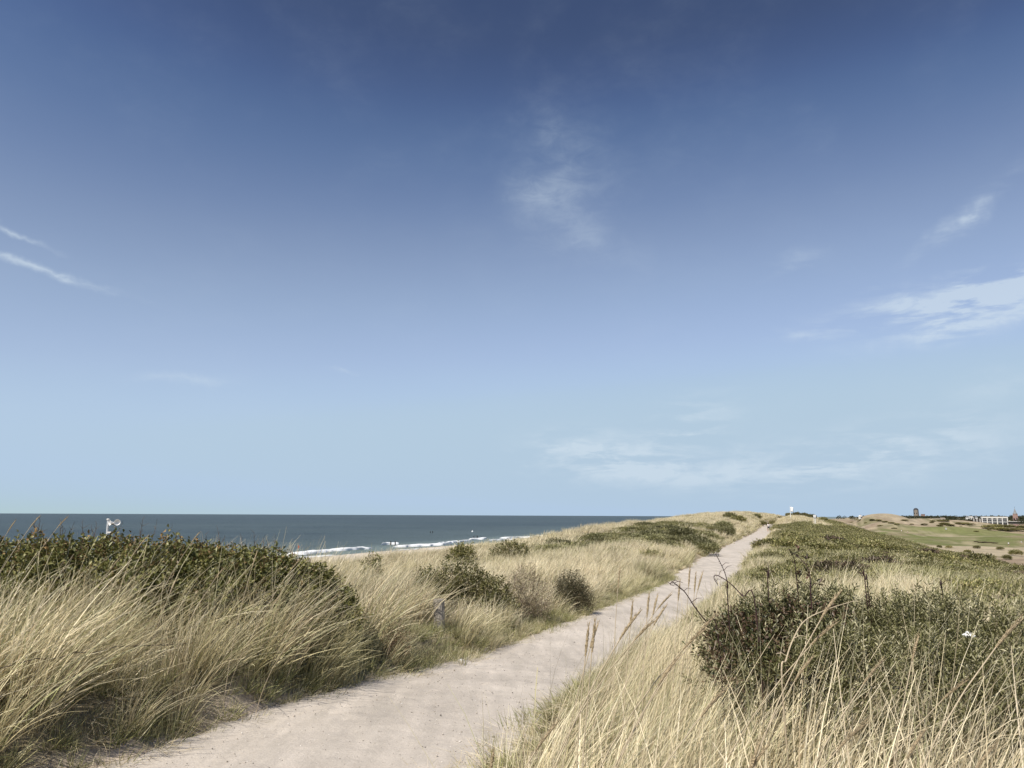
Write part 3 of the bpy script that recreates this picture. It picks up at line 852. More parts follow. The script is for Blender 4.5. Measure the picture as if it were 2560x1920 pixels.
PAL_HEDGE = [(0.10, 0.105, 0.032), (0.15, 0.148, 0.045), (0.21, 0.195, 0.068), (0.165, 0.12, 0.055)]
PAL_BUCK = [(0.195, 0.19, 0.078), (0.285, 0.27, 0.135), (0.47, 0.435, 0.27), (0.125, 0.12, 0.045)]
PAL_SLOPE = [(0.21, 0.205, 0.075), (0.28, 0.26, 0.10), (0.38, 0.33, 0.165), (0.15, 0.15, 0.052)]
PAL_TWIG = [(0.34, 0.265, 0.19), (0.25, 0.195, 0.14), (0.22, 0.2, 0.105)]

def stems_mb(blobs, n, base, rad, g, wander=.12):
    mb = MB()
    for i in range(n):
        b = blobs[int(g.integers(len(blobs)))]
        d = unit(g.normal(0, 1, (1, 3)))[0]; d[2] = abs(d[2])
        tip = np.array(b[:3]) + d * np.array(b[3:]) * g.uniform(.75, 1.0)
        st = np.array(base(b)) + g.normal(0, .1, 3) * [1, 1, 0]
        pts = [st * (1 - u) + tip * u + g.normal(0, wander, 3) * math.sin(math.pi * u) for u in np.linspace(0, 1, 6)]
        mb.tube(pts, list(np.linspace(rad, rad * .25, 6)), 5)
    return mb

def shrub(name, label, cat, blobs, nspr, spr, palette, weights, seed, nstem=14, srad=.012, depth=.2, top=None, group=None, rough=.22, upw=.6, zmin=-.25, M=None):
    g = np.random.default_rng(seed)
    B = np.array(blobs, float)
    cx, cy = B[:, 0].mean(), B[:, 1].mean(); cz = gz(cx, cy)
    root = empty(name, (cx, cy, cz)); tag(root, label, cat, group)
    P, nd = crown_points(blobs, nspr, g, depth, zmin, rough, seed)
    zg = ground(P[:, 0], P[:, 1]); k = P[:, 2] > zg + .02; P, nd = P[k], nd[k]
    ax = unit(nd * .7 + np.array([0.12, 0, upw]) + g.normal(0, .4, nd.shape))
    V, Fc, C = sprigs(P, ax, spr[0], spr[1], spr[2], spr[3], spr[4], g, palette, weights, top)
    o = np.array([cx, cy, cz])
    cr = obj('crown', mesh_np('crown', V - o, Fc, C), M or M_leaf, root); cr['kind'] = 'stuff'
    if nstem:
        bl = [tuple(np.array(b) - np.array([cx, cy, cz, 0, 0, 0])) for b in blobs]
        mb = stems_mb(bl, nstem, lambda b: (b[0], b[1], gz(b[0] + cx, b[1] + cy) - cz - .05), srad, g)
        mb.build('branching_stem', M_bark, root)
    return root

# hedge of dense leafy bramble behind the tall grass left of the path
def hedge():
    spec = [(-260, 1352, 10.0, .9), (-120, 1356, 10.2, .8), (20, 1348, 10.5, .95), (150, 1348, 10.7, .85), (280, 1340, 11.0, .95), (390, 1350, 11.3, .8), (470, 1352, 11.6, .85), (570, 1358, 11.9, .85), (650, 1368, 12.2, .8),
            (725, 1384, 12.6, .7), (780, 1405, 12.9, .45), (835, 1450, 12.9, .36), (850, 1490, 12.7, .3), (700, 1440, 12.0, .7), (600, 1400, 11.6, .7), (770, 1500, 12.4, .5), (330, 1385, 10.6, .7), (80, 1390, 10.1, .7), (-100, 1400, 9.9, .7), (480, 1400, 11.1, .7)]
    blobs = []
    for (px, py, D, r) in spec:
        p = at(px, py + 36, D); rz = .72 * r
        blobs.append((p.x, p.y, p.z - rz * .98, r * .95, r, rz))
        HOLES.append((p.x, p.y, r * .55))
        # the sides reach down to the ground
        blobs.append((p.x, p.y, p.z - rz * 1.75, r * .9, r * .85, rz * .9))
    shrub('bramble_thicket', 'long dense thicket of small green and russet leaves behind tall grass beside the sea', 'bush', blobs, 9500,
          (7, .2, .068, .042, 1.0), PAL_HEDGE, [.36, .34, .2, .10], 11, nstem=60, srad=.009, depth=.13, top=((0.25, 0.165, 0.07), -.8, -.3, .35), rough=.42)
hedge()

def bush_at(name, label, cat, px, pytop, pybase, D, wpx, nspr, spr, pal, wts, seed, nb=5, group=None, nstem=14, depth=.2, rough=.25, srad=.01, upw=.6, hole=.6):
    g = np.random.default_rng(seed)
    wm = wpx * D / F; top = at(px, pytop, D); zb = gz(top.x, top.y)
    H = max(top.z - zb, .3)
    blobs = []
    for i in range(nb):
        f = (i + .5) / nb - .5
        hh = H * (1 - 1.3 * f * f) * g.uniform(.85, 1.02)
        rx = wm / nb * .85; rz = hh * .56
        blobs.append((top.x + f * wm * .9 + g.normal(0, .05 * wm), top.y + g.normal(0, .12 * wm), zb + hh * .2, rx * 1.15, max(rx, wm * .3), hh * .3))
        blobs.append((top.x + f * wm * .8, top.y + g.normal(0, .15 * wm), zb + hh * .44, rx, max(rx, wm * .28), rz))
    HOLES.append((top.x, top.y, wm * .5 * hole))
    return shrub(name, label, cat, blobs, nspr, spr, pal, wts, seed, nstem, srad, depth, None, group, rough, upw)

_pp = at(1098, 1500, 17.0)
HOLES += [(_pp.x, _pp.y - .15, .55), (_pp.x - .05, _pp.y - .9, .5), (_pp.x - .1, _pp.y - 1.7, .45), (_pp.x - .65, _pp.y - .5, .5), (_pp.x - .6, _pp.y - 1.3, .5), (_pp.x - .55, _pp.y - 2.2, .45), (_pp.x, _pp.y - 2.5, .4)]
bush_at('leafy_bush', 'rounded green leafy bush in marram beyond the wooden post', 'bush', 1145, 1412, 1480, 21.5, 270, 1700, (6, .24, .085, .04, .9), PAL_SLOPE, [.35, .35, .2, .1], 21, 6, nstem=26, rough=.35, depth=.32, hole=.1)
bush_at('twiggy_bush', 'bare greyish brown twiggy bush beside the green leafy bush', 'bush', 1312, 1402, 1490, 22, 110, 1100, (5, .22, .06, .012, .5), PAL_TWIG, [.4, .3, .3], 22, 3, nstem=60, srad=.008, depth=.3)
bush_at('dark_bush', 'upright dark bush standing right at the sandy path edge', 'bush', 1428, 1436, 1545, 25.0, 84, 1500, (5, .3, .075, .016, .45), [(0.11, 0.105, 0.05), (0.17, 0.15, 0.08), (0.25, 0.205, 0.125)], [.4, .4, .2], 23, 4, nstem=60, srad=.009, depth=.36, hole=.12, rough=.4, upw=1.0)
bush_at('dune_edge_bush', 'low green bush on the dune brow against the breaking waves', 'bush', 1155, 1357, 1370, 44, 58, 420, (6, .25, .13, .06, .9), PAL_SLOPE, [.3, .4, .2, .1], 24, 3)
bush_at('dune_edge_bush', 'flat spreading green bush on the dune brow below the surf', 'bush', 1275, 1347, 1362, 50, 90, 420, (6, .25, .13, .06, .9), PAL_SLOPE, [.3, .4, .2, .1], 25, 4)
bush_at('brow_sprig_bush', 'small dark sprig bush on the grassy brow below the white surf', 'bush', 930, 1377, 1388, 34, 40, 120, (5, .2, .11, .05, .9), PAL_HEDGE, [.5, .3, .1, .1], 26, 2)
bush_at('reddish_weed', 'reddish brown seeding weed among the marram beside the path edge', 'plant', 985, 1555, 1650, 13.6, 70, 420, (5, .14, .03, .016, .8), [(0.20, 0.135, 0.085), (0.26, 0.18, 0.11), (0.17, 0.15, 0.07)], [.4, .3, .3], 27, 3, nstem=30, srad=.004, depth=.35, hole=.2)

# buckthorn and bramble in the right foreground
def near_buckthorn():
    spec = [(1890, 1520, 6.4, .45, .32), (1980, 1500, 6.3, .6, .4), (2090, 1494, 6.2, .65, .45), (2230, 1500, 6.0, .65, .45), (2380, 1515, 5.8, .7, .45), (2540, 1530, 5.6, .7, .45), (2700, 1545, 5.4, .8, .5),
            (2100, 1580, 5.2, .6, .4), (2250, 1600, 4.9, .6, .4), (2400, 1625, 4.7, .6, .4), (2560, 1650, 4.5, .65, .4), (2590, 1735, 4.3, .4, .3),
            (1960, 1600, 5.6, .45, .35)]
    blobs = []
    for (px, py, D, r, rz) in spec:
        p = at(px, py, D)
        blobs.append((p.x, p.y, p.z - rz, r, r, rz)); blobs.append((p.x, p.y, p.z - rz * 1.9, r * .9, r * .9, rz))
        HOLES.append((p.x, p.y + .15, r * (.5 if D > 5 else .3)))
    shrub('sea_buckthorn', 'broad grey green buckthorn bush with narrow silvery leaves behind straw grass', 'bush', blobs, 7600,
          (13, .13, .046, .0095, .95), PAL_BUCK, [.34, .3, .16, .2], 31, nstem=120, srad=.008, depth=.24, rough=.6)
    sp2 = [(1845, 1552, 5.9, .28, .24), (1910, 1526, 5.95, .36, .3), (1990, 1512, 5.9, .36, .3), (2070, 1530, 5.7, .3, .28), (1880, 1590, 5.4, .3, .26)]
    blobs = []
    for (px, py, D, r, rz) in sp2:
        p = at(px, py, D); blobs.append((p.x, p.y, p.z - rz, r, r, rz)); HOLES.append((p.x, p.y, r * .6))
    shrub('bramble_bush', 'low reddish brown bramble sprawl at the path end of the buckthorn', 'bush', blobs, 1300,
          (5, .1, .036, .02, .9), [(0.15, 0.095, 0.055), (0.13, 0.12, 0.05), (0.21, 0.15, 0.085), (0.10, 0.11, 0.04)], [.28, .27, .15, .3], 32, nstem=60, srad=.004, depth=.3)
near_buckthorn()

# scrub bushes on both slopes: a handful of shapes, each placed as its own bush
def bush_variant(seed, leaf, nspr, pal, wts, tall=.62):
    g = np.random.default_rng(seed)
    blobs = []
    for i in range(4):
        a = g.uniform(0, 6.28); r = g.uniform(0, .5)
        blobs.append((math.cos(a) * r, math.sin(a) * r, tall * g.uniform(.3, .5), g.uniform(.4, .62), g.uniform(.4, .62), tall * g.uniform(.4, .6)))
    P, nd = crown_points(blobs, nspr, g, .2, -.3, .3, seed)
    P[:, 2] = np.maximum(P[:, 2], .0)
    ax = unit(nd * .6 + np.array([.25, 0, .7]) + g.normal(0, .35, nd.shape))
    V, Fc, C = sprigs(P, ax, 5, leaf * 2.0, leaf, leaf * .34, .8, g, pal, wts)
    return mesh_np('scrub_bush', V, Fc, C)
W4 = [.32, .3, .18, .2]
VAR_NEAR = [bush_variant(200 + i, .11, 620, PAL_SLOPE, W4) for i in range(6)]
VAR_FAR = [bush_variant(220 + i, .2, 360, PAL_SLOPE, W4) for i in range(6)]
PAL_GREY = [(0.25, 0.24, 0.115), (0.33, 0.31, 0.165), (0.20, 0.195, 0.085), (0.15, 0.15, 0.055)]
VAR_GREY = [bush_variant(240 + i, .14, 500, PAL_GREY, W4, .75) for i in range(5)]
VAR_BROWN = [bush_variant(250 + i, .18, 380, [(0.17, 0.12, 0.08), (0.13, 0.10, 0.06), (0.2, 0.155, 0.1), (0.1, 0.09, 0.045)], W4) for i in range(3)]
for me in VAR_NEAR + VAR_FAR + VAR_GREY + VAR_BROWN: me.materials.append(M_leaf)

def place_bush(variants, i, x, y, size, name, label, group, zs=1.0):
    o = obj(name, variants[i % len(variants)], None)
    o.location = (x, y, gz(x, y) - .06); o.rotation_euler = (0, 0, random.uniform(-3.1, 3.1))
    o.scale = (size, size * random.uniform(.85, 1.15), size * zs)
    tag(o, label, 'bush', group)
    return o

def poisson(s, t, w, rmin):
    keep = []; cell = {}
    for i in range(len(s)):
        r = rmin[i]; c = (int(s[i] // 6), int(t[i] // 6)); ok = True
        for a in (-1, 0, 1):
            for b in (-1, 0, 1):
                for j in cell.get((c[0] + a, c[1] + b), ()):
                    if (s[i] - s[j]) ** 2 + (t[i] - t[j]) ** 2 < r * r: ok = False; break
                if not ok: break
            if not ok: break
        if ok: keep.append(i); cell.setdefault(c, []).append(i)
    return np.array(keep, int)

def slope_scrub():
    s, t, x, y, g = sample_region(16, 240, -2.5, 30, 3.0, 301)
    p, tint, scrub, ls = grass_prob(s, t, x, y)
    k = scrub > .55; s, t, x, y = s[k], t[k], x[k], y[k]
    rmin = 1.25 + s * .014
    k = poisson(s, t, None, rmin); s, t, x, y = s[k], t[k], x[k], y[k]
    o_ = np.argsort(np.hypot(x, y))[:250]
    for n_, i in enumerate(o_):
        near = s[i] < 75
        size = (0.75 + s[i] * .0075) * g.uniform(.75, 1.3)
        if g.random() < .08: place_bush(VAR_BROWN, n_, x[i], y[i], size, 'brown_scrub_bush', 'brownish withered low bush among the green scrub of the inland slope', 'withered bushes on the inland slope', .8)
        else:
            where = 'close along the inland edge of the sand path' if t[i] < 1.5 else 'on the shoulder directly above the golf course' if t[i] > 16 else 'just beyond the straw grass patch' if s[i] < 58 else 'halfway up the inland slope' if s[i] < 110 else 'near the flag crest of the inland slope'
            big = 'broad' if size > .95 * (0.75 + s[i] * .0075) else 'small'
            place_bush(VAR_NEAR if near else VAR_FAR, n_, x[i], y[i], size, 'scrub_bush', f'{big} olive green scrub bush {where}', f'{big} scrub bushes {where}', g.uniform(.5, .85))
    # dune side, left of the path: grey green buckthorn
    s, t, x, y, g = sample_region(44, 130, -20, -7.4, 3.0, 303)
    p, tint, scrub, ls = grass_prob(s, t, x, y)
    k = ls > .5; s, t, x, y = s[k], t[k], x[k], y[k]
    k = poisson(s, t, None, 1.25 + s * .006)[:80]; s, t, x, y = s[k], t[k], x[k], y[k]
    for i in range(len(s)):
        size = g.uniform(1.0, 1.7); big = 'large' if size > 1.35 else 'small'
        where = 'at the lower grassy end of the seaward patch' if s[i] < 66 else 'at the path side of the seaward patch' if t[i] > -11 else 'on the seaward brow of its patch' if t[i] < -15.5 else 'in the middle of the seaward patch'
        place_bush(VAR_GREY, i, x[i], y[i], size, 'buckthorn_bush', f'{big} grey green buckthorn bush {where}', f'{big} buckthorn bushes {where}', g.uniform(.45, .75))
    for (px, py, D, size) in [(1890, 1279, 235, 1.7), (1905, 1285, 225, 1.6), (1840, 1295, 150, 1.6), (1828, 1285, 160, 1.8), (1700, 1325, 78, 1.6), (1735, 1345, 72, 1.5), (1770, 1370, 66, 1.3), (1755, 1360, 68, 1.3), (1800, 1310, 110, 2.0), (1815, 1325, 104, 1.5), (1930, 1290, 240, 1.5), (1948, 1283, 300, 2.2), (1958, 1284, 305, 2.0)]:
        p = at(px, py, D)
        place_bush(VAR_GREY if D < 140 else VAR_FAR, int(px), p.x, p.y, size, 'path_side_bush', 'dark bush in the marram bank close along the seaward path edge', 'dark bushes along the seaward path edge')
    for (px, D, size) in [(1990, 250, 1.7), (2010, 250, 1.6), (1972, 255, 1.5), (2030, 240, 1.8), (2060, 235, 1.8), (2090, 230, 1.7)]:
        p = at(px, 1292, D)
        place_bush(VAR_FAR, int(px), p.x, p.y, size, 'crest_bush', 'dark low bush on the dune crest below the white flag', 'dark bushes on the dune crest')
slope_scrub()

# ------------------------------------------------------------------ grass cover
T_NEAR = [tuft_mesh(400 + i, 130, 0.92, .0050, .12, 6, .15, .62, .19, cross=.22) for i in range(7)] + [tuft_mesh(410 + i, 110, 0.95, .0050, .12, 6, .17, .8, .2, stalks=1, cross=.22) for i in range(2)]
T_BANK = [tuft_mesh(470 + i, 90, 0.95, .0088, .13, 6, .27, .7, .2) for i in range(8)]
T_MID = [tuft_mesh(420 + i, 70, 0.9, .013, .16, 5, .24, .72, .2) for i in range(6)]
T_FAR = [tuft_mesh(430 + i, 60, 0.85, .034, .34, 4, .28, .7, .16) for i in range(5)]
T_SHORT = [tuft_mesh(440 + i, 70, 0.30, .008, .17, 3, .55, .35, .42) for i in range(4)]
T_FLAT = [tuft_mesh(450 + i, 30, 0.45, .007, .22, 4, 1.25, .3, .05) for i in range(4)]
def cover_mesh(seed):
    me = bush_variant(seed, .13, 170, PAL_SLOPE, W4, .34); me.materials.append(M_grass)
    return bpy.data.objects.new('scrub_cover_source', me)
T_COVER = [cover_mesh(460 + i) for i in range(4)]
print('near right', clumps('marram_grass_foreground', 'tall straw coloured marram grass leaning in the wind, nearest bank', T_NEAR, (-4, 13), (-3.3, 12), 40, 501, 1.2, 2.5, 14, tilt=.42))
print('near left', clumps('marram_grass_bank', 'tall marram grass leaning over the bank between path and thicket', T_BANK, (0, 17), (-22, -6.0), 13, 502, 1.3, 3, 18))
print('mid', clumps('marram_grass', 'marram grass covering the dunes on both sides of the path', T_MID, (8, 60), (-26, 24), 8.5, 503, .95, 14, 62, scrub_keep=.16))
print('far', clumps('marram_grass_crest', 'distant straw coloured marram grass along the far dune crest', T_FAR, (55, 330), (-26, 27), 2.9, 504, .9, 60, 400))

def edge_cover():
    # short herbs and dead leaves fringing the path
    s, t, x, y, g = sample_region(2, 45, -7.9, -1.6, 42, 511)
    d = np.abs(t + 4.7) + (fbm(x / 1.1, y / 1.1, 87) - .5) * .7
    k = (d > PW - .2) & (d < PW + 1.3) & (g.random(len(d)) < .12 + .85 * sstep(d, PW - .15, PW + .2)); k &= ~((t > -4.7) & (s < 9) & (g.random(len(t)) < .75))
    s, t, x, y = s[k], t[k], x[k], y[k]; n = len(s)
    rot = np.stack([g.normal(0, .1, n), g.normal(0, .1, n), g.uniform(0, 6.28, n)], -1)
    sc_ = g.uniform(.5, 1.2, (n, 1)) * np.ones((1, 3))
    scatter('path_edge_grass', 'short green herbs and grass fringing the sand path', T_SHORT, np.stack([x, y, ground(x, y)], -1), rot, sc_, g.integers(0, 4, n), g.uniform(.2, .9, n), g.uniform(.7, 1.1, n))
    s, t, x, y, g = sample_region(2, 34, -7.8, -1.8, 14, 513)
    d = np.abs(t + 4.7) + (fbm(x / 1.1, y / 1.1, 87) - .5) * .7
    k = (d > PW - .25) & (d < PW + .9); x, y = x[k], y[k]; n = len(x)
    rot = np.stack([g.normal(0, .1, n), g.normal(0, .1, n), g.uniform(0, 6.28, n)], -1)
    scatter('dead_grass_litter', 'dead straw lying flat along the path edge', T_FLAT, np.stack([x, y, ground(x, y) + .05], -1), rot, g.uniform(.5, 1, (n, 1)) * np.array([[1, 1, .35]]), g.integers(0, 4, n), np.zeros(n), g.uniform(.8, 1.1, n))
    # low scrub between the bushes on the inland slope and in the seaward buckthorn
    s, t, x, y, g = sample_region(14, 260, -2.5, 34, 1.5, 515)
    p, tint, scrub, ls = grass_prob(s, t, x, y)
    k = g.random(len(s)) < scrub; a = (s[k], x[k], y[k])
    s, t, x, y, g = sample_region(44, 130, -20, -7, 1.5, 517)
    p, tint, scrub, ls = grass_prob(s, t, x, y)
    k = g.random(len(s)) < ls; s = np.concatenate([a[0], s[k]]); x = np.concatenate([a[1], x[k]]); y = np.concatenate([a[2], y[k]]); n = len(x)
    rot = np.stack([g.normal(0, .1, n), g.normal(0, .1, n), g.uniform(0, 6.28, n)], -1)
    sc_ = (0.8 + s * .004)[:, None] * g.uniform(.7, 1.2, (n, 1)) * np.ones((1, 3))
    scatter('scrub_cover', 'low green ground cover between the scrub bushes', T_COVER, np.stack([x, y, ground(x, y) - .05], -1), rot, sc_, g.integers(0, 4, n), np.zeros(n), g.uniform(.75, 1.2, n))
edge_cover()

# ------------------------------------------------------------------ single grass stalks, canes
def stalk_meshes(seed, hgt, head, thick, lean):
    g = np.random.default_rng(seed)
    pts = [Vector((lean * hgt * u ** 1.9 * .9, 0.05 * math.sin(u * 3 + seed), hgt * (u - .08 * lean * u * u))) for u in np.linspace(0, 1, 9)]
    st = MB(); st.tube(pts, list(np.linspace(.0032, .002, 9)), 5)
    d = (pts[-1] - pts[-2]).normalized()
    hp = []; hr = []
    bendv = Vector((.25 * lean, 0, -.12 * lean))
    for u in np.linspace(0, 1, 12):
        hp.append(pts[-1] - d * .012 + (d * u + bendv * u * u) * head)
        hr.append(max(.0012, thick * (math.sin(math.pi * min(1, u * .8 + .16)) ** .6) * (1 + .16 * (-1) ** int(round(u * 11)))))
    hd = MB(); hd.tube(hp, hr, 7)
    # bristly florets along the head
    for k in range(26):
        u = g.uniform(.08, .95); q = pts[-1] + (d * u + bendv * u * u) * head
        a = g.uniform(0, 6.28); o_ = d.cross(Vector((math.cos(a), math.sin(a), .1))).normalized()
        hd.tube([q + o_ * thick * .6, q + o_ * thick * 1.2 + d * .014], [.0016, .0004], 3, False)
    return st, hd, pts[-1], hp[-1]

STALKS = []
def make_stalk_sources():
    for i, (h, hd, th, ln) in enumerate([(1.05, .105, .0052, .2), (1.15, .12, .005, .38), (.95, .1, .0054, .08), (1.1, .115, .0048, .5), (1.2, .1, .005, .28)]):
        st, he, top, tip = stalk_meshes(600 + i, h, hd, th, ln)
        bm_s = bpy.data.meshes.new('stem'); bmesh.ops.recalc_face_normals(st.bm, faces=st.bm.faces[:]); st.bm.to_mesh(bm_s); bm_s.materials.append(M_dry)
        bm_h = bpy.data.meshes.new('seed_head'); bmesh.ops.recalc_face_normals(he.bm, faces=he.bm.faces[:]); he.bm.to_mesh(bm_h); bm_h.materials.append(M_seed)
        STALKS.append((bm_s, bm_h, tip))
make_stalk_sources()
SPOTS_R = [(1602, 1527, 3.6, 1), (1488, 1553, 3.9, 2), (1472, 1565, 4.0, 2), (1496, 1558, 4.4, 0), (1623, 1486, 5.2, 2), (1582, 1507, 5.0, 2), (1645, 1487, 5.4, 0), (1668, 1512, 4.8, 1), (1640, 1550, 4.2, 3),
           (1398, 1802, 2.9, 1), (1234, 1878, 3.2, 2), (2103, 1478, 3.4, 1), (1795, 1535, 3.9, 3), (1768, 1570, 3.7, 3), (2095, 1555, 3.4, 3), (2556, 1548, 2.9, 3), (2297, 1590, 3.6, 0), (2210, 1650, 3.2, 3),
           (2170, 1805, 2.6, 3), (1900, 1855, 2.5, 0), (1925, 1860, 2.5, 1), (2317, 1820, 2.6, 1), (1550, 1420, 6.5, 2), (1725, 1420, 6.6, 2), (1740, 1435, 6.6, 2), (1757, 1432, 6.4, 0), (1700, 1455, 6.2, 2), (1680, 1485, 5.6, 3),
           (2035, 1640, 3.3, 1), (2420, 1700, 3.1, 3), (2490, 1860, 2.5, 1), (1700, 1640, 3.2, 1), (1820, 1720, 2.9, 3)]
SPOTS_L = [(372, 1338, 9.2, 1), (440, 1450, 8.8, 0), (643, 1380, 9.6, 0), (750, 1400, 10.2, 3), (848, 1482, 10.6, 3), (300, 1395, 9.0, 1), (100, 1290, 9.4, 1), (170, 1292, 9.6, 3), (40, 1300, 9.2, 1), (560, 1420, 9.4, 1), (500, 1330, 9.8, 1), (700, 1490, 9.8, 1), (780, 1540, 9.6, 3), (1040, 1500, 13, 1), (1090, 1480, 14, 3)]
def place_stalks(spots, label, group):
    looks = ['slightly leaning', 'leaning', 'upright', 'far bending', 'long stiff']
    label0, group0 = label, group
    for (px, py, D, v) in spots:
        label = label0.replace('tall', looks[v % 5]); group = looks[v % 5] + ' ' + group0
        ms, mh, tip = STALKS[v % len(STALKS)]
        p = at(px, py, D); rz = random.uniform(-.35, .35)
        z0 = gz(p.x, p.y) - .03; k = (p.z - z0) / tip.z
        kx = min(max(k, .75), 1.25)
        off = Matrix.Rotation(rz, 3, 'Z') @ Vector((tip.x * kx, tip.y * kx, 0))
        root = empty('marram_flower_stalk', (p.x - off.x, p.y - off.y, z0), rz); root.scale = (kx, kx, k)
        tag(root, label, 'grass stalk', group)
        obj('stem', ms, None, root); obj('seed_head', mh, None, root)
place_stalks(SPOTS_R, 'tall marram flower stalk with straw brown seed head in the foreground straw grass', 'marram flower stalks on the inland bank')
place_stalks(SPOTS_L, 'tall marram flower stalk rising from the grass in front of the leafy thicket', 'marram flower stalks by the thicket')

def cane(pix, D, label, name='bramble_cane', mat=M_cane, r0=.004, twigs=4, seed=0, leaves=False):
    g = np.random.default_rng(900 + seed)
    pts = [at(1660 + cx / 2.44, 1240 + cy / 2.44, D + .12 * i * (1 if seed % 2 else -1) * .3) for i, (cx, cy) in enumerate(pix)]
    last = pts[-1]; pts.append(Vector((last.x + .04, last.y + .02, gz(last.x, last.y) - .03)))
    # smooth the traced course
    fine = []
    for i in range(len(pts) - 1):
        p0 = pts[max(i - 1, 0)]; p1 = pts[i]; p2 = pts[i + 1]; p3 = pts[min(i + 2, len(pts) - 1)]
        for u in np.linspace(0, 1, 6, endpoint=False):
            fine.append(0.5 * ((2 * p1) + (p2 - p0) * u + (2 * p0 - 5 * p1 + 4 * p2 - p3) * u * u + (3 * p1 - p0 - 3 * p2 + p3) * u ** 3))
    fine.append(pts[-1])
    base = pts[-1]; loc = [p - base for p in fine]; n = len(loc)
    root = empty(name, base); tag(root, label, 'bramble cane' if mat is M_cane else 'dry branch')
    mb = MB(); mb.tube(loc, list(np.linspace(r0 * .45, r0 * 1.25, n)), 6)
    lv, lf, lc = [], [], []; nv = 0
    for k in range(26 if mat is M_cane else 0):       # thorns
        i = int(g.integers(1, n - 2)); d = Vector(unit(g.normal(0, 1, (1, 3)))[0])
        mb.tube([loc[i], loc[i] + d * .014], [.0022, .0003], 3, False)
    mb.build('cane', mat, root)
    for k in range(twigs):
        i = int(g.integers(3, max(4, int(n * .75)))); d = Vector(unit(g.normal(0, 1, (1, 3)))[0]); d.z = abs(d.z) * .6
        tw = MB(); q = loc[i]; e = q + d * g.uniform(.03, .09)
        tw.tube([q, (q + e) / 2 + Vector((0, 0, .012)), e], [.0022, .0018, .001], 4)
        t_ = tw.build('side_twig', mat, root)
        if leaves:
            P = np.array([list(e)] * 2); ax = unit(np.array([list(d)] * 2) + g.normal(0, .4, (2, 3)))
            V, Fc, C = sprigs(P, ax, 3, .03, .034, .02, .8, g, [(0.10, 0.05, 0.035), (0.08, 0.075, 0.035)], [.6, .4])
            obj('leaf_spray', mesh_np('leaf_spray', V, Fc, C), M_leaf, t_)
cane([(300, 330), (340, 400), (375, 480), (390, 560), (390, 650)], 5.6, 'straight dark bramble cane leaning out over the sand path', seed=1)
cane([(330, 545), (305, 500), (325, 484), (400, 530), (480, 610), (560, 690)], 5.4, 'dark bramble cane hooked over at its tip beside the path', seed=2)
cane([(765, 320), (795, 390), (805, 480), (815, 570)], 6.0, 'upright dark bramble cane standing clear above the bramble sprawl', seed=3)
cane([(790, 350), (850, 400), (885, 460), (895, 550), (900, 660)], 5.8, 'dark bramble cane bowing over the straw patch with berry twigs', seed=4, twigs=10, r0=.0045, leaves=True)
cane([(1150, 410), (1200, 450), (1230, 510), (1245, 570)], 6.0, 'thin dark bramble cane above the middle of the buckthorn, higher of a pair', seed=5)
cane([(1160, 440), (1210, 490), (1230, 560)], 5.9, 'thin dark bramble cane above the middle of the buckthorn, lower of a pair', seed=6)
cane([(60, 545), (40, 540), (50, 525), (80, 545), (130, 590), (190, 680), (260, 770), (330, 850)], 5.3, 'dark bramble cane curled at its tip in the grass by the path', seed=7, twigs=8)
cane([(635, 420), (642, 500), (635, 560)], 6.1, 'short stiff dark cane upright in the straw patch', seed=8, twigs=3)
cane([(1680, 520), (1690, 560), (1700, 600)], 5.9, 'short dark bare twig poking from the buckthorn top', seed=9, twigs=3)
cane([(1160, 640), (1000, 690), (860, 760), (790, 870), (745, 1000), (720, 1150)], 4.6, 'pale dry bare branch lying across the buckthorn', name='dry_branch', mat=M_dry, r0=.0045, twigs=4, seed=10, leaves=False)

# dark dead flower stems standing along the top of the thicket
def thicket_stems():
    g = np.random.default_rng(77)
    src = []
    for i in range(4):
        mb = MB(); h = .34
        pts = [Vector((.1 * h * u * (i - 1), .02 * math.sin(5 * u), h * u)) for u in np.linspace(0, 1, 5)]
        mb.tube(pts, [.005, .0045, .004, .003, .002], 4)
        for k in range(5): mb.tube([pts[2 + k % 3], pts[2 + k % 3] + Vector((g.normal(0, .03), g.normal(0, .03), .05))], [.003, .001], 3, False)
        bmesh.ops.recalc_face_normals(mb.bm, faces=mb.bm.faces[:]); me = bpy.data.meshes.new('dead_stem'); mb.bm.to_mesh(me); me.materials.append(M_bark); src.append(me)
    for k in range(46):
        px = g.uniform(60, 790); D = np.interp(px, [0, 400, 800], [10.6, 11.3, 13.0]) + g.uniform(-.3, .3)
        top = np.interp(px, [0, 300, 520, 640, 720, 800], [1362, 1356, 1370, 1378, 1398, 1440]) - 4
        p = at(px, top + 12, D)
        o = obj('dead_stem', src[k % 4]); o.location = p; o.rotation_euler = (g.normal(0, .15), .12 + g.normal(0, .12), g.uniform(0, 6)); o.scale = (1, 1, g.uniform(.4, 1.15))
        tag(o, 'thin dark dead flower stem sticking up from the top of the leafy thicket', 'dead stem', 'dead stems on top of the thicket')
thicket_stems()

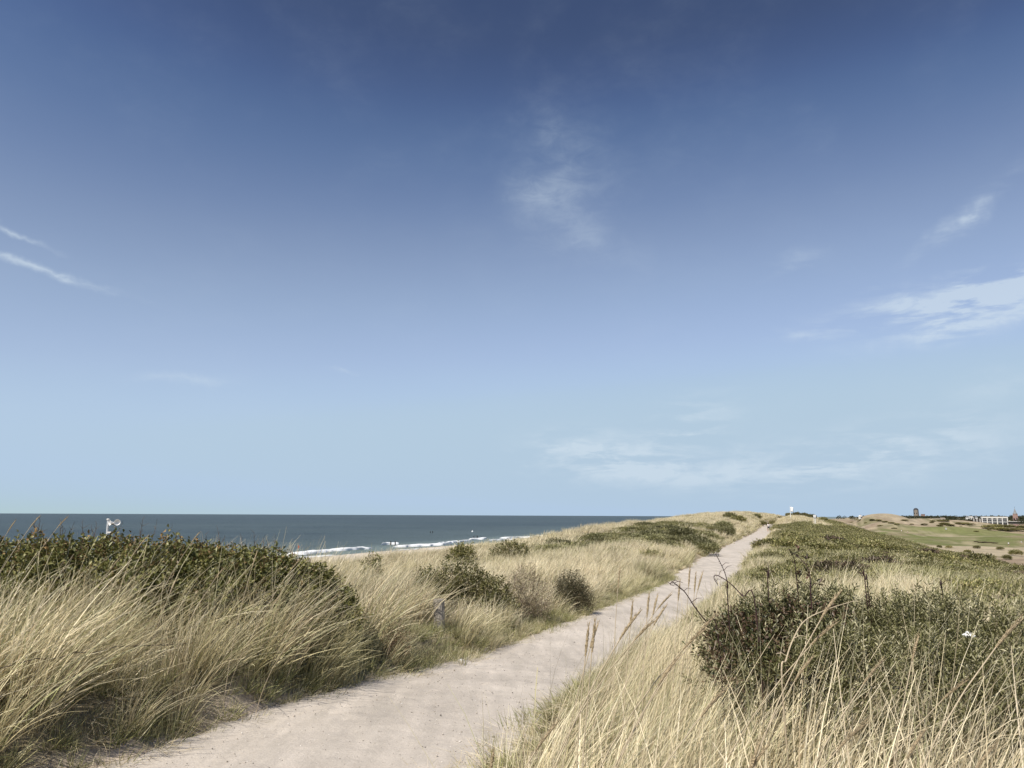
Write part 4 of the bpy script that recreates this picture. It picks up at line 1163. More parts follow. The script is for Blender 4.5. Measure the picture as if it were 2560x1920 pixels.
# ------------------------------------------------------------------ fence post and wire
def fence():
    p = at(1098, 1500, 17.0); zb = gz(p.x, p.y)
    root = empty('fence_post', (p.x, p.y, zb)); tag(root, 'short weathered grey wooden post half buried in grass by the path', 'post')
    h = p.z - zb + .02
    mb = MB(); prof = [(.118, -.15), (.12, .2), (.117, h - .05), (.113, h - .012), (.1, h)]
    mb.lathe(prof, 14)
    for v in mb.bm.verts:
        v.co.x += .012 * math.sin(v.co.z * 9 + v.co.y * 20); v.co.y += .008 * math.cos(v.co.z * 7 + v.co.x * 15)
    mb.build('post_shaft', M_wood, root)
    st = MB(); st.tube([(.118, -.02, h - .16), (.135, 0, h - .15), (.118, .02, h - .16)], .004, 5); st.build('wire_staple', M_darkmetal, root)
    # wire runs back along the bank
    pts = [p + Vector((-.1, -.02, -.14))]
    for (px, py, D) in [(850, 1560, 13.2), (600, 1592, 10.9), (290, 1616, 8.3), (190, 1630, 7.85), (90, 1646, 7.45), (-150, 1690, 7.2)]: pts.append(at(px, py, D))
    mb = MB(); fine = []
    for a, b in zip(pts[:-1], pts[1:]):
        for u in np.linspace(0, 1, 8, endpoint=False): fine.append(a.lerp(b, u) - Vector((0, 0, .03 * math.sin(math.pi * u))))
    fine.append(pts[-1]); base = fine[0]
    root = empty('fence_wire', base); tag(root, 'rusty barbed wire sagging through the tall grass from the wooden post', 'wire')
    mb.tube([q - base for q in fine], .0045, 5); mb.build('wire_strand', M_rust, root)
    for i in range(2, len(fine), 3):
        b = MB(); q = fine[i] - base
        b.tube([q + Vector((-.012, 0, .016)), q, q + Vector((.012, 0, -.016))], .002, 4); b.tube([q + Vector((.012, .004, .016)), q, q + Vector((-.012, -.004, -.016))], .002, 4)
        b.build('barb', M_rust, root)
fence()

# ------------------------------------------------------------------ loudspeakers by the beach
def loudspeaker():
    D = 55; top = at(271, 1296, D); x, y = top.x, top.y; zb = gz(x, y)
    root = empty('loudspeaker_pole', (x, y, zb)); tag(root, 'grey pole with two white horn loudspeakers facing the beach', 'loudspeaker pole')
    h = top.z - zb; s = D / F
    mb = MB(); mb.lathe([(2.9 * s, -.4), (2.7 * s, h * .4), (2.4 * s, h - .02), (2.2 * s, h)], 14); mb.build('pole', M_galv, root, smooth=True)
    mb = MB(); mb.lathe([(3.6 * s, h - 4.2 * s), (3.8 * s, h - 3.6 * s), (3.8 * s, h - 1.6 * s), (3.4 * s, h - 1 * s)], 14); mb.build('collar', M_offwhite, root)
    mb = MB(); mb.tube([(0, 0, h - 14 * s), (6 * s, -.02, h - 13 * s), (14 * s, -.03, h - 15 * s), (19 * s, -.02, h - 17 * s)], 1.1 * s, 8); mb.build('bracket', M_darkmetal, root)
    def horn(cx, cz, r, yaw, name, ln):
        M = Matrix.Translation((cx, 0, cz)) @ Matrix.Rotation(yaw, 4, 'Z') @ Matrix.Rotation(R(90), 4, 'X')
        mb = MB(); mb.lathe([(.02, -ln * .55), (r * .36, -ln * .5), (r * .36, -ln * .15), (r * .42, 0), (r * .6, ln * .2), (r * .85, ln * .34), (r, ln * .42), (r * .97, ln * .44), (r * .8, ln * .33), (r * .5, ln * .18), (r * .2, .02)], 20, M)
        hp = mb.build(name, M_white, root, smooth=True)
        mb = MB(); mb.lathe([(r * .38, -ln * .62), (r * .4, -ln * .56), (r * .4, -ln * .4), (r * .36, -ln * .36)], 14, M); mb.build('driver_unit', M_offwhite, hp)
    horn(12 * s, h - 11 * s, 6.2 * s, R(-35), 'horn_loudspeaker', 18 * s)
    horn(22.5 * s, h - 9.5 * s, 7.4 * s, R(28), 'horn_loudspeaker', 20 * s)
    mb = MB(); mb.box((17 * s, -.02, h - 21 * s), (3 * s, .1, 3 * s), 0, .01); mb.build('junction_box', M_brick, root)
    mb = MB(); mb.box((6 * s, 0, h - 34 * s), (10 * s, .12, 4 * s), 0, .01); mb.build('cable_cabinet', M_offwhite, root)
loudspeaker()

def red_flag():
    p = at(745, 1366, 58); zb = gz(p.x, p.y)
    root = empty('warning_flag', (p.x, p.y, zb)); tag(root, 'small orange red pennant on a thin stick beyond the thicket end', 'flag')
    mb = MB(); mb.tube([(0, 0, -.1), (0, 0, p.z - zb + .25)], .02, 6); mb.build('flag_stick', M_dry, root)
    mb = MB(); h = p.z - zb
    mb.poly([(.02, 0, h + .08), (.08, .03, h + .04), (.11, -.02, h - .02), (.06, .02, h - .14), (.02, 0, h - .16)]); o = mb.build('pennant', M_red, root)
    md = o.modifiers.new('thick', 'SOLIDIFY'); md.thickness = .01
red_flag()

def white_flag():
    D = 215; base = at(1976.5, 1289, D); zb = gz(base.x, base.y); top = at(1976.5, 1266.5, D); h = top.z - zb
    root = empty('beach_flag', (base.x, base.y, zb)); tag(root, 'white flag flying from a white pole on the dune crest', 'flag')
    mb = MB(); mb.lathe([(.09, -.2), (.08, h * .5), (.06, h)], 10); mb.build('flagpole', M_white, root)
    mb = MB(); mb.lathe([(.02, h), (.1, h + .05), (.1, h + .1), (.02, h + .16)], 10); mb.build('finial', M_white, root)
    n, m_ = 12, 6; V = []
    for i in range(n):
        for j in range(m_):
            u = i / (n - 1); v = j / (m_ - 1)
            V.append((.08 + u * .78, .16 * math.sin(u * 6 + v * 1.2) * u, h - .05 - v * 1.35 - .28 * u * u))
    Fc = [(i * m_ + j, i * m_ + j + 1, (i + 1) * m_ + j + 1, (i + 1) * m_ + j) for i in range(n - 1) for j in range(m_ - 1)]
    o = obj('flag_cloth', mesh_np('flag_cloth', V, Fc, None, True), M_white, root)
    o.modifiers.new('thick', 'SOLIDIFY').thickness = .012
white_flag()

def info_sign():
    D = 172; c = at(2036.5, 1290.5, D); zb = gz(c.x, c.y); s = D / F; h = c.z - zb
    root = empty('notice_sign', (c.x, c.y, zb)); tag(root, 'small square white notice board with grey centre in dark scrub', 'sign')
    for dx in (-1.6, 1.6):
        mb = MB(); mb.box((dx * s, .05, h / 2 - .2), (.07, .07, h + .3)); mb.build('sign_post', M_white, root)
    mb = MB(); mb.box((0, 0, h), (6.4 * s, .05, 6.4 * s), 0, .01); b = mb.build('board', M_white, root)
    mb = MB(); mb.box((0, -.03, h), (1.5 * s, .012, 1.5 * s)); mb.build('grey_panel', M_galv, b)
info_sign()

# ------------------------------------------------------------------ sea things
def pile(px, py_top, py_bot, name_group, label):
    d = pdir(px, py_bot); k = (SEA_Z + .3) / d[2]; p = d * k
    top = at(px, py_top, p[1])
    h = top.z - SEA_Z
    mb = MB(); mb.lathe([(.3, -1.5), (.29, h * .6), (.27, h - .1), (.2, h)], 10)
    o = mb.build('groyne_pile', M_pile); o.location = (p[0], p[1], SEA_Z)
    tag(o, label, 'pile', name_group)
pile(977, 1353, 1361, 'piles at the foaming wave', 'dark wooden groyne pile standing in the nearer breaking wave')
pile(988, 1353, 1361, 'piles at the foaming wave', 'dark wooden groyne pile standing in the nearer breaking wave')
pile(1184.5, 1340, 1346.5, 'piles beyond the dune edge bush', 'thin dark groyne pile in the surf above the dune brow bush')
pile(1193, 1339, 1346, 'piles beyond the dune edge bush', 'thin dark groyne pile in the surf above the dune brow bush')
pile(1076, 1328, 1332, 'piles far out', 'tiny dark pile far out on the open sea')
pile(1081.5, 1327.5, 1332, 'piles far out', 'tiny dark pile far out on the open sea')
def buoy():
    d = pdir(1181, 1330); k = SEA_Z / d[2]; p = d * k; s = p[1] / F
    root = empty('sea_buoy', (p[0], p[1], SEA_Z)); tag(root, 'white buoy floating on open water beyond the piles', 'buoy')
    mb = MB(); mb.lathe([(.5 * s, -.6), (1.9 * s, 0), (2.2 * s, 1.0 * s), (1.6 * s, 2.2 * s), (.6 * s, 2.7 * s)], 12); mb.build('float', M_white, root, smooth=True)
    mb = MB(); mb.lathe([(.5 * s, 2.5 * s), (.4 * s, 4.2 * s), (.2 * s, 4.4 * s)], 8); mb.build('topmark', M_white, root)
buoy()

# ------------------------------------------------------------------ people
def person_meshes(pose, seed=0):
    """joints in metres, figure faces +Y; one skinned body plus clothes grown from the same skeleton"""
    J = {'pelvis': (0, 0, .96), 'waist': (0, .01, 1.1), 'chest': (0, .03, 1.3), 'neck': (0, .04, 1.47), 'head0': (0, .06, 1.57), 'head1': (0, .075, 1.66), 'head2': (0, .07, 1.74), 'nose': (0, .165, 1.64)}
    if pose == 'run':
        J.update(hipL=(-.1, 0, .93), kneeL=(-.11, .26, .58), ankL=(-.11, .1, .16), toeL=(-.11, .22, .07), hipR=(.1, 0, .93), kneeR=(.11, -.1, .52), ankR=(.11, -.46, .44), toeR=(.11, -.54, .34),
                 shL=(-.19, .03, 1.42), elL=(-.27, -.18, 1.2), wrL=(-.2, -.02, 1.06), shR=(.19, .03, 1.42), elR=(.28, .02, 1.15), wrR=(.16, .22, 1.22))
    elif pose == 'swing':
        J.update(hipL=(-.1, 0, .93), kneeL=(-.16, .05, .5), ankL=(-.2, 0, .09), toeL=(-.22, .14, .04), hipR=(.1, 0, .93), kneeR=(.16, .05, .5), ankR=(.2, 0, .09), toeR=(.22, .14, .04),
                 shL=(-.19, .05, 1.4), elL=(-.2, .2, 1.16), wrL=(-.06, .36, 1.0), shR=(.19, .05, 1.4), elR=(.2, .2, 1.16), wrR=(.04, .36, .96))
    else:
        J.update(hipL=(-.1, 0, .93), kneeL=(-.11, .12, .5), ankL=(-.11, .16, .09), toeL=(-.11, .3, .04), hipR=(.1, 0, .93), kneeR=(.11, -.02, .5), ankR=(.11, -.22, .14), toeR=(.11, -.1, .04),
                 shL=(-.19, .02, 1.42), elL=(-.25, -.08, 1.14), wrL=(-.25, .02, .9), shR=(.19, .02, 1.42), elR=(.25, .02, 1.14), wrR=(.25, .16, .92))
    rad = {'pelvis': (.155, .11), 'waist': (.135, .1), 'chest': (.165, .11), 'neck': (.06, .06), 'head0': (.065, .075), 'head1': (.082, .1), 'head2': (.07, .085), 'nose': (.018, .018)}
    for sd in 'LR':
        rad.update({'hip' + sd: (.095, .095), 'knee' + sd: (.06, .06), 'ank' + sd: (.04, .045), 'toe' + sd: (.042, .03), 'sh' + sd: (.062, .062), 'el' + sd: (.043, .043), 'wr' + sd: (.03, .03)})
    E = [('pelvis', 'waist'), ('waist', 'chest'), ('chest', 'neck'), ('neck', 'head0'), ('head0', 'head1'), ('head1', 'head2'), ('head1', 'nose')]
    for sd in 'LR':
        E += [('pelvis', 'hip' + sd), ('hip' + sd, 'knee' + sd), ('knee' + sd, 'ank' + sd), ('ank' + sd, 'toe' + sd), ('chest', 'sh' + sd), ('sh' + sd, 'el' + sd), ('el' + sd, 'wr' + sd)]
        w = Vector(J['wr' + sd]); e = Vector(J['el' + sd]); d = (w - e).normalized(); sgn = -1 if sd == 'L' else 1
        lat = Vector((0, 1, 0)).cross(d).normalized() * sgn; fw = d.cross(lat).normalized()
        palm = w + d * .06; J['pa' + sd] = tuple(palm); rad['pa' + sd] = (.034, .022); E.append(('wr' + sd, 'pa' + sd))
        for f in range(5):
            off = (f - 1.5) * .019 if f < 4 else -.035
            ln = [.07, .08, .076, .06, .05][f]
            rt = palm + fw * off + (d * .03 if f < 4 else -d * .01); kn = rt + d * ln * .55 + lat * -.008; tp = kn + d * ln * .4 - lat * .022
            for nm, q in (('a', rt), ('b', kn), ('c', tp)): J[f'f{sd}{f}{nm}'] = tuple(q); rad[f'f{sd}{f}{nm}'] = (.0095, .0095)
            E += [('pa' + sd, f'f{sd}{f}a'), (f'f{sd}{f}a', f'f{sd}{f}b'), (f'f{sd}{f}b', f'f{sd}{f}c')]
    def skinned(name, edges, grow, root_j, ends=None):
        names = []; 
        for a, b in edges:
            for q in (a, b):
                if q not in names: names.append(q)
        pos = dict(J)
        if ends: pos.update(ends)
        me = bpy.data.meshes.new(name)
        me.from_pydata([pos[q] for q in names], [(names.index(a), names.index(b)) for a, b in edges], [])
        o = bpy.data.objects.new(name, me); col.objects.link(o)
        md = o.modifiers.new('skin', 'SKIN'); md.use_smooth_shade = True
        for i, q in enumerate(names):
            sv = me.skin_vertices[0].data[i]; r_ = rad[q]; sv.radius = (r_[0] + grow, r_[1] + grow); sv.use_root = (q == root_j)
        o.modifiers.new('sub', 'SUBSURF').levels = 1; o.modifiers['sub'].render_levels = 1
        dg = bpy.context.evaluated_depsgraph_get(); ev = o.evaluated_get(dg); m2 = bpy.data.meshes.new_from_object(ev)
        for p_ in m2.polygons: p_.use_smooth = True
        bpy.data.objects.remove(o); return m2
    body = skinned('body', E, 0, 'pelvis')
    mid = lambda a, b, u: tuple(Vector(J[a]).lerp(Vector(J[b]), u))
    shirt = skinned('shirt', [('pelvis', 'waist'), ('waist', 'chest'), ('chest', 'shL'), ('shL', 'elL'), ('chest', 'shR'), ('shR', 'elR')], .022, 'waist', {'elL': mid('shL', 'elL', .6), 'elR': mid('shR', 'elR', .6), 'pelvis': (0, 0, 1.0)})
    shorts = skinned('shorts', [('pelvis', 'hipL'), ('hipL', 'kneeL'), ('pelvis', 'hipR'), ('hipR', 'kneeR')], .026, 'pelvis', {'kneeL': mid('hipL', 'kneeL', .6), 'kneeR': mid('hipR', 'kneeR', .6)})
    return body, shirt, shorts
def hair_mb():
    mb = MB(); mb.lathe([(.085, 1.6), (.1, 1.68), (.095, 1.74), (.065, 1.79), (.01, 1.81)], 12, Matrix.Translation((0, .035, 0))); return mb
POSES = {p: person_meshes(p) for p in ('run', 'walk', 'swing')}
def person(pose, x, y, z, rz, label, shirt, shorts, group=None, band=False, hairmat=None, club=False, scale=1.0):
    b, s_, t_ = POSES[pose]
    root = empty('person', (x, y, z), rz); root.scale = (scale,) * 3; tag(root, label, 'person', group)
    o = obj('body', b.copy(), M_skin, root)
    obj('shirt', s_.copy(), shirt, root); obj('shorts', t_.copy(), shorts, root)
    hair_mb().build('hair', hairmat or M_hair, root, smooth=True)
    for sd in (-1, 1):
        e = MB(); e.lathe([(.004, -.004), (.011, 0), (.004, .006)], 8, Matrix.Translation((sd * .033, .163, 1.665)) @ Matrix.Rotation(R(-90), 4, 'X')); e.build('eye', M_black, o)
    if band:
        mb = MB(); mb.lathe([(.178, 1.08), (.182, 1.12), (.182, 1.17), (.178, 1.2)], 14, Matrix.Translation((0, .012, 0)) @ Matrix.Diagonal((1, .76, 1, 1))); mb.build('waist_band', M_black, root)
    if club:
        mb = MB(); mb.tube([(-.01, .42, 1.0), (.0, .62, .5), (.02, .78, .03)], [.014, .01, .009], 6); mb.box((.05, .8, .03), (.11, .04, .05)); c = mb.build('golf_club', M_darkmetal); c.location = (0, 0, 0)
        c.location = (x, y, z); c.rotation_euler = (0, 0, rz); tag(c, label.replace('golfer', 'golf club held by the golfer'), 'golf club')
    return root
p = at(1922, 1328, 150); person('run', p.x, p.y, float(path_z(np.array(to_st(p.x, p.y)[0]))) + .0, R(20), 'person running on the sand path in a white top with black band and black shorts', M_shirt, M_black, band=True)
p = at(1947, 1300, 282); person('walk', p.x, p.y, gz(p.x, p.y) + .02, R(-20), 'person in a pale pink top half hidden where the path passes the crest', M_pink, M_shirt, hairmat=M_dry)
for (px, py, pose, lab, sh, so, D) in [(2270, 1335, 'swing', 'golfer in white top standing on the green fairway', M_shirt, M_navy, 560), (2254, 1331, 'walk', 'golfer in pale clothes beside another at the fairway edge', M_shirt, M_shirt, 600),
                                    (2522, 1366, 'walk', 'golfer in white walking the bare sand near the grassy hummock', M_shirt, M_navy, 400), (2554, 1361, 'walk', 'golfer in white standing by the grassy hummock', M_shirt, M_shirt, 430)]:
    # stand on the ground where the line of sight meets it
    q = None
    for d_ in np.arange(260, 900, 4):
        c = at(px, py, d_)
        if c.z <= gz(c.x, c.y): q = c; break
    q = q or at(px, py, D)
    person(pose, q.x, q.y, gz(q.x, q.y), random.uniform(0, 6), lab, sh, so, scale=1.05)

# ------------------------------------------------------------------ far village and golf course
def hit(px, py, d0=200, d1=1600, step=3.0, default=None):
    ds = np.arange(d0, d1, step); d = pdir(px, py); d = d / d[1]
    zz = ground(d[0] * ds, ds) ; k = np.nonzero(d[2] * ds <= zz)[0]
    D = ds[k[0]] if len(k) else (default or d1)
    x, y = d[0] * D, D
    return Vector((x, y, gz(x, y)))

def water_tower():
    D = 1700; s = D / F; c = at(2291, 1290, D); zb = gz(c.x, c.y)
    root = empty('water_tower', (c.x, c.y, zb)); tag(root, 'tall pale brick water tower with dark domed roof behind the dunes', 'tower')
    zr = at(2291, 1273.6, D).z - zb; zt = at(2291, 1269.8, D).z - zb
    mb = MB(); mb.lathe([(5.9 * s, -3), (5.6 * s, 2), (4.9 * s, zr)], 12); mb.build('wall', M_brick, root)
    for k in range(12):
        a = 2 * math.pi * (k + .0) / 12
        mb = MB(); mb.tube([(math.cos(a) * 5.75 * s, math.sin(a) * 5.75 * s, 0), (math.cos(a) * 5.0 * s, math.sin(a) * 5.0 * s, zr)], .55, 4); mb.build('pilaster', M_slate, root)
        if k % 2 == 0:
            for f in (.35, .72):
                a2 = a + math.pi / 12; r_ = (5.6 - .7 * f) * s
                mb = MB(); mb.box((math.cos(a2) * r_ * .968, math.sin(a2) * r_ * .968, zr * f), (.5, 1.0, 1.8), a2); mb.build('window', M_glass, root)
    mb = MB(); mb.lathe([(5.3 * s, zr - .6), (5.4 * s, zr), (5.2 * s, zr + .3), (4.4 * s, zr + (zt - zr) * .45), (2.6 * s, zr + (zt - zr) * .85), (.4, zt)], 12); mb.build('roof', M_slate, root)
water_tower()

def brick_block():
    D = 1500; s = D / F; c = at(2308, 1295, D); zb = gz(c.x, c.y); zt = at(2308, 1285.8, D).z - zb
    root = empty('brick_building', (c.x, c.y, zb)); tag(root, 'small square reddish brick building next to the water tower', 'building')
    mb = MB(); mb.box((0, 0, zt / 2 - 1), (6.6 * s, 6.6 * s, zt + 2)); mb.build('wall', M_redbrick, root)
    mb = MB(); mb.box((0, 0, zt + .3), (7.2 * s, 7.2 * s, .5)); mb.build('roof', M_spire, root)
    for dx in (-1.6, 1.6):
        mb = MB(); mb.box((dx * s, -3.3 * s - .05, zt * .7), (1.1, .2, 1.4)); mb.build('window', M_glass, root)
brick_block()

def church():
    D = 1150; s = D / F; c = at(2539, 1298, D); zb = min(gz(c.x, c.y), at(2539, 1300, D).z); zw = at(2539, 1284.9, D).z - zb; zt = at(2537, 1270.5, D).z - zb
    root = empty('church_tower', (c.x, c.y, zb)); tag(root, 'brick church tower with pointed grey spire above the village trees', 'church tower')
    root.rotation_euler.z = R(12)
    mb = MB(); w = 9.6 * s
    mb.lathe([(w * .64, -3), (w * .60, zw * .3), (w * .54, zw)], 4, Matrix.Rotation(R(45), 4, 'Z')); mb.build('tower_wall', M_redbrick, root)
    mb = MB(); mb.lathe([(w * .56, zw - .2), (w * .58, zw + .3), (w * .56, zw + .5)], 4, Matrix.Rotation(R(45), 4, 'Z')); mb.build('cornice', M_brick, root)
    mb = MB(); mb.lathe([(w * .50, zw + .3), (w * .30, zw + (zt - zw) * .35), (.1, zt)], 8, Matrix.Rotation(R(22.5), 4, 'Z')); sp = mb.build('spire', M_spire, root)
    mb = MB(); mb.tube([(0, 0, zt - .2), (0, 0, zt + 2.4)], .12, 5); mb.tube([(-.6, 0, zt + 1.6), (.6, 0, zt + 1.6)], .1, 4); mb.build('cross', M_slate, sp)
    for k in range(4):
        a = k * math.pi / 2
        mb = MB(); mb.box((math.sin(a) * w * .39, -math.cos(a) * w * .39, zw * .62), (1.9, .8, 3.0), a); mb.build('belfry_window', M_glass, root)
church()

def clubhouse():
    D = 1050; s = D / F; c = at(2487.5, 1310, D); zb = c.z; zg = min(gz(c.x, c.y), zb) - zb
    root = empty('clubhouse', (c.x, c.y, zb)); tag(root, 'white three storey building with tall piers, arches and dark balconies', 'building')
    root.rotation_euler.z = R(-25)
    W = 55 * s; H = 17.6 * s; dp = 12
    mb = MB(); mb.box((0, dp / 2, H / 2 + zg / 2), (W - .4, dp, H - zg - .3)); mb.build('wall', M_darkmetal, root)
    mb = MB(); mb.box((0, dp / 2 - .9, H - .9), (W + .6, dp + 2.2, 2.0)); mb.build('roof', M_offwhite, root)
    xs = np.linspace(-W / 2 + .5, W / 2 - .5, 6)
    for x in xs:
        mb = MB(); mb.box((x, -1.0, (H - 1.9 + zg) / 2), (1.15, 1.9, H - 1.9 - zg)); mb.build('pier', M_offwhite, root)
    bw = xs[1] - xs[0]
    for i in range(5):
        xc = (xs[i] + xs[i + 1]) / 2
        for lv, zc in ((0, .28), (1, .58)):
            mb = MB(); mb.box((xc, -.3, H * zc), (bw - 1.15, .35, .85)); b = mb.build('balcony', M_galv, root)
            mb = MB(); mb.box((xc, -.5, H * zc + .55), (bw - 1.15, .06, .12)); mb.build('handrail', M_offwhite, b)
        for zc in (.13, .43, .73):
            mb = MB(); mb.box((xc, -.03, H * zc), (bw - 1.6, .1, H * .17)); g_ = mb.build('window', M_glass, root)
            mb = MB(); mb.box((xc, -.1, H * zc), (.12, .1, H * .17)); mb.build('mullion', M_offwhite, g_)
        if i in (1, 2, 3):
            # arched white gable panel with a dark porthole
            mb = MB(); r_ = (bw - 1.15) / 2; z0 = H * .66; prof = [(xc - r_, z0)] + [(xc - r_ * math.cos(a), z0 + H * .1 + r_ * .9 * math.sin(a)) for a in np.linspace(0, math.pi, 12)] + [(xc + r_, z0)]
            f_ = [(a, -.75, min(b, H - 1.95)) for a, b in prof]; bk = [(a, -.4, b) for a, _, b in f_]
            mb.poly(f_); mb.poly(bk[::-1])
            for q in range(len(f_)): mb.poly([f_[q], bk[q], bk[(q + 1) % len(f_)], f_[(q + 1) % len(f_)]])
            ar = mb.build('arch_panel', M_offwhite, root)
            mb = MB(); mb.lathe([(r_ * .42, -.05), (r_ * .42, .05)], 14, Matrix.Translation((xc, -.8, H * .775)) @ Matrix.Rotation(R(90), 4, 'X')); mb.build('porthole', M_glass, ar)
    mb = MB(); mb.box((-W / 2 - 5.2, dp / 2, H * .36), (10, dp * .8, H * .72)); wn = mb.build('side_wing', M_darkmetal, root)
    for k in range(3):
        mb = MB(); mb.box((-W / 2 - 9 + k * 3.6, dp * .1 - .3, H * .38), (.8, .5, H * .7)); mb.build('wing_pier', M_offwhite, wn)
    mb = MB(); mb.box((W / 2 + 7.5, 1.0, 1.6), (15, 8, 3.2)); lo = mb.build('terrace_annex', M_darkmetal, root)
    mb = MB(); mb.box((W / 2 + 7.8, .6, 3.45), (17, 9.5, .5)); mb.build('flat_roof', M_offwhite, lo)
clubhouse()

def house(px, D, wm, hm, roofm, label, wallm=M_offwhite, roofmat=M_spire, rz=0.0, pyb=1298):
    c = at(px, pyb, D); zb = c.z; zg = min(gz(c.x, c.y) - zb, -1)
    root = empty('village_house', (c.x, c.y, zb), rz); tag(root, label, 'house')
    mb = MB(); mb.box((0, 0, (hm + zg) / 2), (wm, wm * .8, hm - zg)); mb.build('wall', wallm, root)
    mb = MB(); a, b = wm / 2 + .3, wm * .4 + .3
    P = [(-a, -b, hm), (a, -b, hm), (a, b, hm), (-a, b, hm), (-a * .95, 0, hm + roofm), (a * .95, 0, hm + roofm)]
    for q in ((0, 1, 5, 4), (2, 3, 4, 5), (0, 4, 3), (1, 2, 5), (3, 2, 1, 0)): mb.poly([P[i] for i in q])
    bmesh.ops.remove_doubles(mb.bm, verts=mb.bm.verts[:], dist=.001)
    rf = mb.build('roof', roofmat, root)
    mb = MB(); mb.box((wm * .25, 0, hm + roofm * .9), (.8, .8, 1.6)); mb.build('chimney', M_redbrick, rf)
    for dx in (-.28, .28):
        mb = MB(); mb.box((dx * wm, -wm * .4 - .03, hm * .55), (1.3, .12, 1.4)); mb.build('window', M_glass, root)
house(2418, 1120, 4.5, 3.2, 2.2, 'small white gabled house among trees left of the arched building', rz=R(60), pyb=1299)
house(2427, 1180, 6, 2.6, 1.4, 'low white house with pale roof between the gabled white houses', roofmat=M_offwhite, pyb=1298)
house(2441, 1080, 4, 3.6, 2.0, 'white gabled house tucked against the trees beside the arched building', rz=R(70), pyb=1300)
house(2151, 860, 3.2, 1.2, 1.2, 'white tent roofed house at the foot of the tall bare dune', roofmat=M_white, rz=R(35), pyb=1294)

def low_wall():
    c = at(2347, 1300, 1150); zb = gz(c.x, c.y) - 1
    mb = MB(); mb.box((0, 0, 0), (19, 3, 5.0), 0, .1); mb.box((6, 1, 1.2), (6, 2, 4.4), 0, .1)
    o = mb.build('bunker_wall', M_brick); o.location = at(2347, 1300, 1150)
    tag(o, 'long pale concrete wall set in the sandy hill near the water tower', 'wall')
low_wall()

def golf_cart():
    q = hit(2365, 1325)
    root = empty('golf_cart', q, R(70)); tag(root, 'small pale golf cart parked on the heath beside the fairway', 'golf cart')
    mb = MB(); mb.box((0, 0, .6), (2.5, 1.2, .45), 0, .06); mb.box((.95, 0, .85), (.5, 1.1, .5), 0, .05); mb.box((-.9, 0, .95), (.6, 1.15, .5), 0, .05); mb.build('body', M_offwhite, root)
    mb = MB(); mb.box((-.15, 0, .95), (.6, 1.0, .16), 0, .03); mb.box((-.45, 0, 1.2), (.12, 1.0, .5), 0, .03); mb.build('seat', M_darkmetal, root)
    mb = MB(); mb.box((-.1, 0, 1.92), (1.9, 1.25, .08), 0, .02); mb.build('canopy_roof', M_white, root)
    for dx in (-.9, .75):
        for dy in (-.55, .55):
            mb = MB(); mb.tube([(dx, dy, .8), (dx, dy, 1.9)], .03, 6); mb.build('roof_post', M_darkmetal, root)
            mb = MB(); mb.lathe([(.05, -.1), (.24, -.1), (.26, 0), (.24, .1), (.05, .1)], 12, Matrix.Translation((dx, dy * 1.05, .25)) @ Matrix.Rotation(R(90), 4, 'X')); mb.build('wheel', M_black, root)
golf_cart()

def woodland():
    g = np.random.default_rng(1201)
    areas = [(2330, 1292, 1400, 150, 60, 8, 150), (2440, 1292, 1350, 170, 60, 8.5, 170), (2560, 1291, 1300, 120, 60, 9, 130), (2690, 1290, 1250, 80, 50, 9, 60), (2395, 1300, 1120, 45, 26, 6.5, 60), (2360, 1297, 1200, 40, 25, 6, 40), (2440, 1301, 1080, 22, 14, 6, 26),
             (2572, 1300, 1110, 11, 20, 6.5, 20), (2620, 1302, 1000, 24, 30, 6.5, 34)]
    Vs, Fs, Cs, n = [], [], [], 0
    for (px, py, D, hw, hd, h, cnt) in areas:
        c = at(px, py, D)
        for k in range(cnt):
            x = c.x + g.uniform(-hw, hw); y = c.y + g.uniform(-hd, hd); z = max(gz(x, y), c.z - h)
            hh = h * g.uniform(.6, 1.1); r = hh * g.uniform(.45, .7)
            top = c.z + g.normal(0, .5)
            P, nd = crown_points([(x, y, min(z + hh * .55, top - hh * .45), r, r, hh * .5)], 46, g, .2, -.4, .25, k)
            ax = unit(nd + g.normal(0, .5, nd.shape))
            V, Fc, C = sprigs(P, ax, 2, .5, 1.5, 1.0, .8, g, [(0.042, 0.05, 0.026), (0.06, 0.068, 0.032), (0.08, 0.082, 0.04)], [.4, .4, .2])
            Vs.append(V); Fs.append(Fc + n); Cs.append(C); n += len(V)
    tag(obj('village_woodland', mesh_np('village_woodland', np.vstack(Vs), np.vstack(Fs), np.vstack(Cs)), M_leaf), 'far dark belt of low trees around the village', 'woodland', kind='stuff')
woodland()

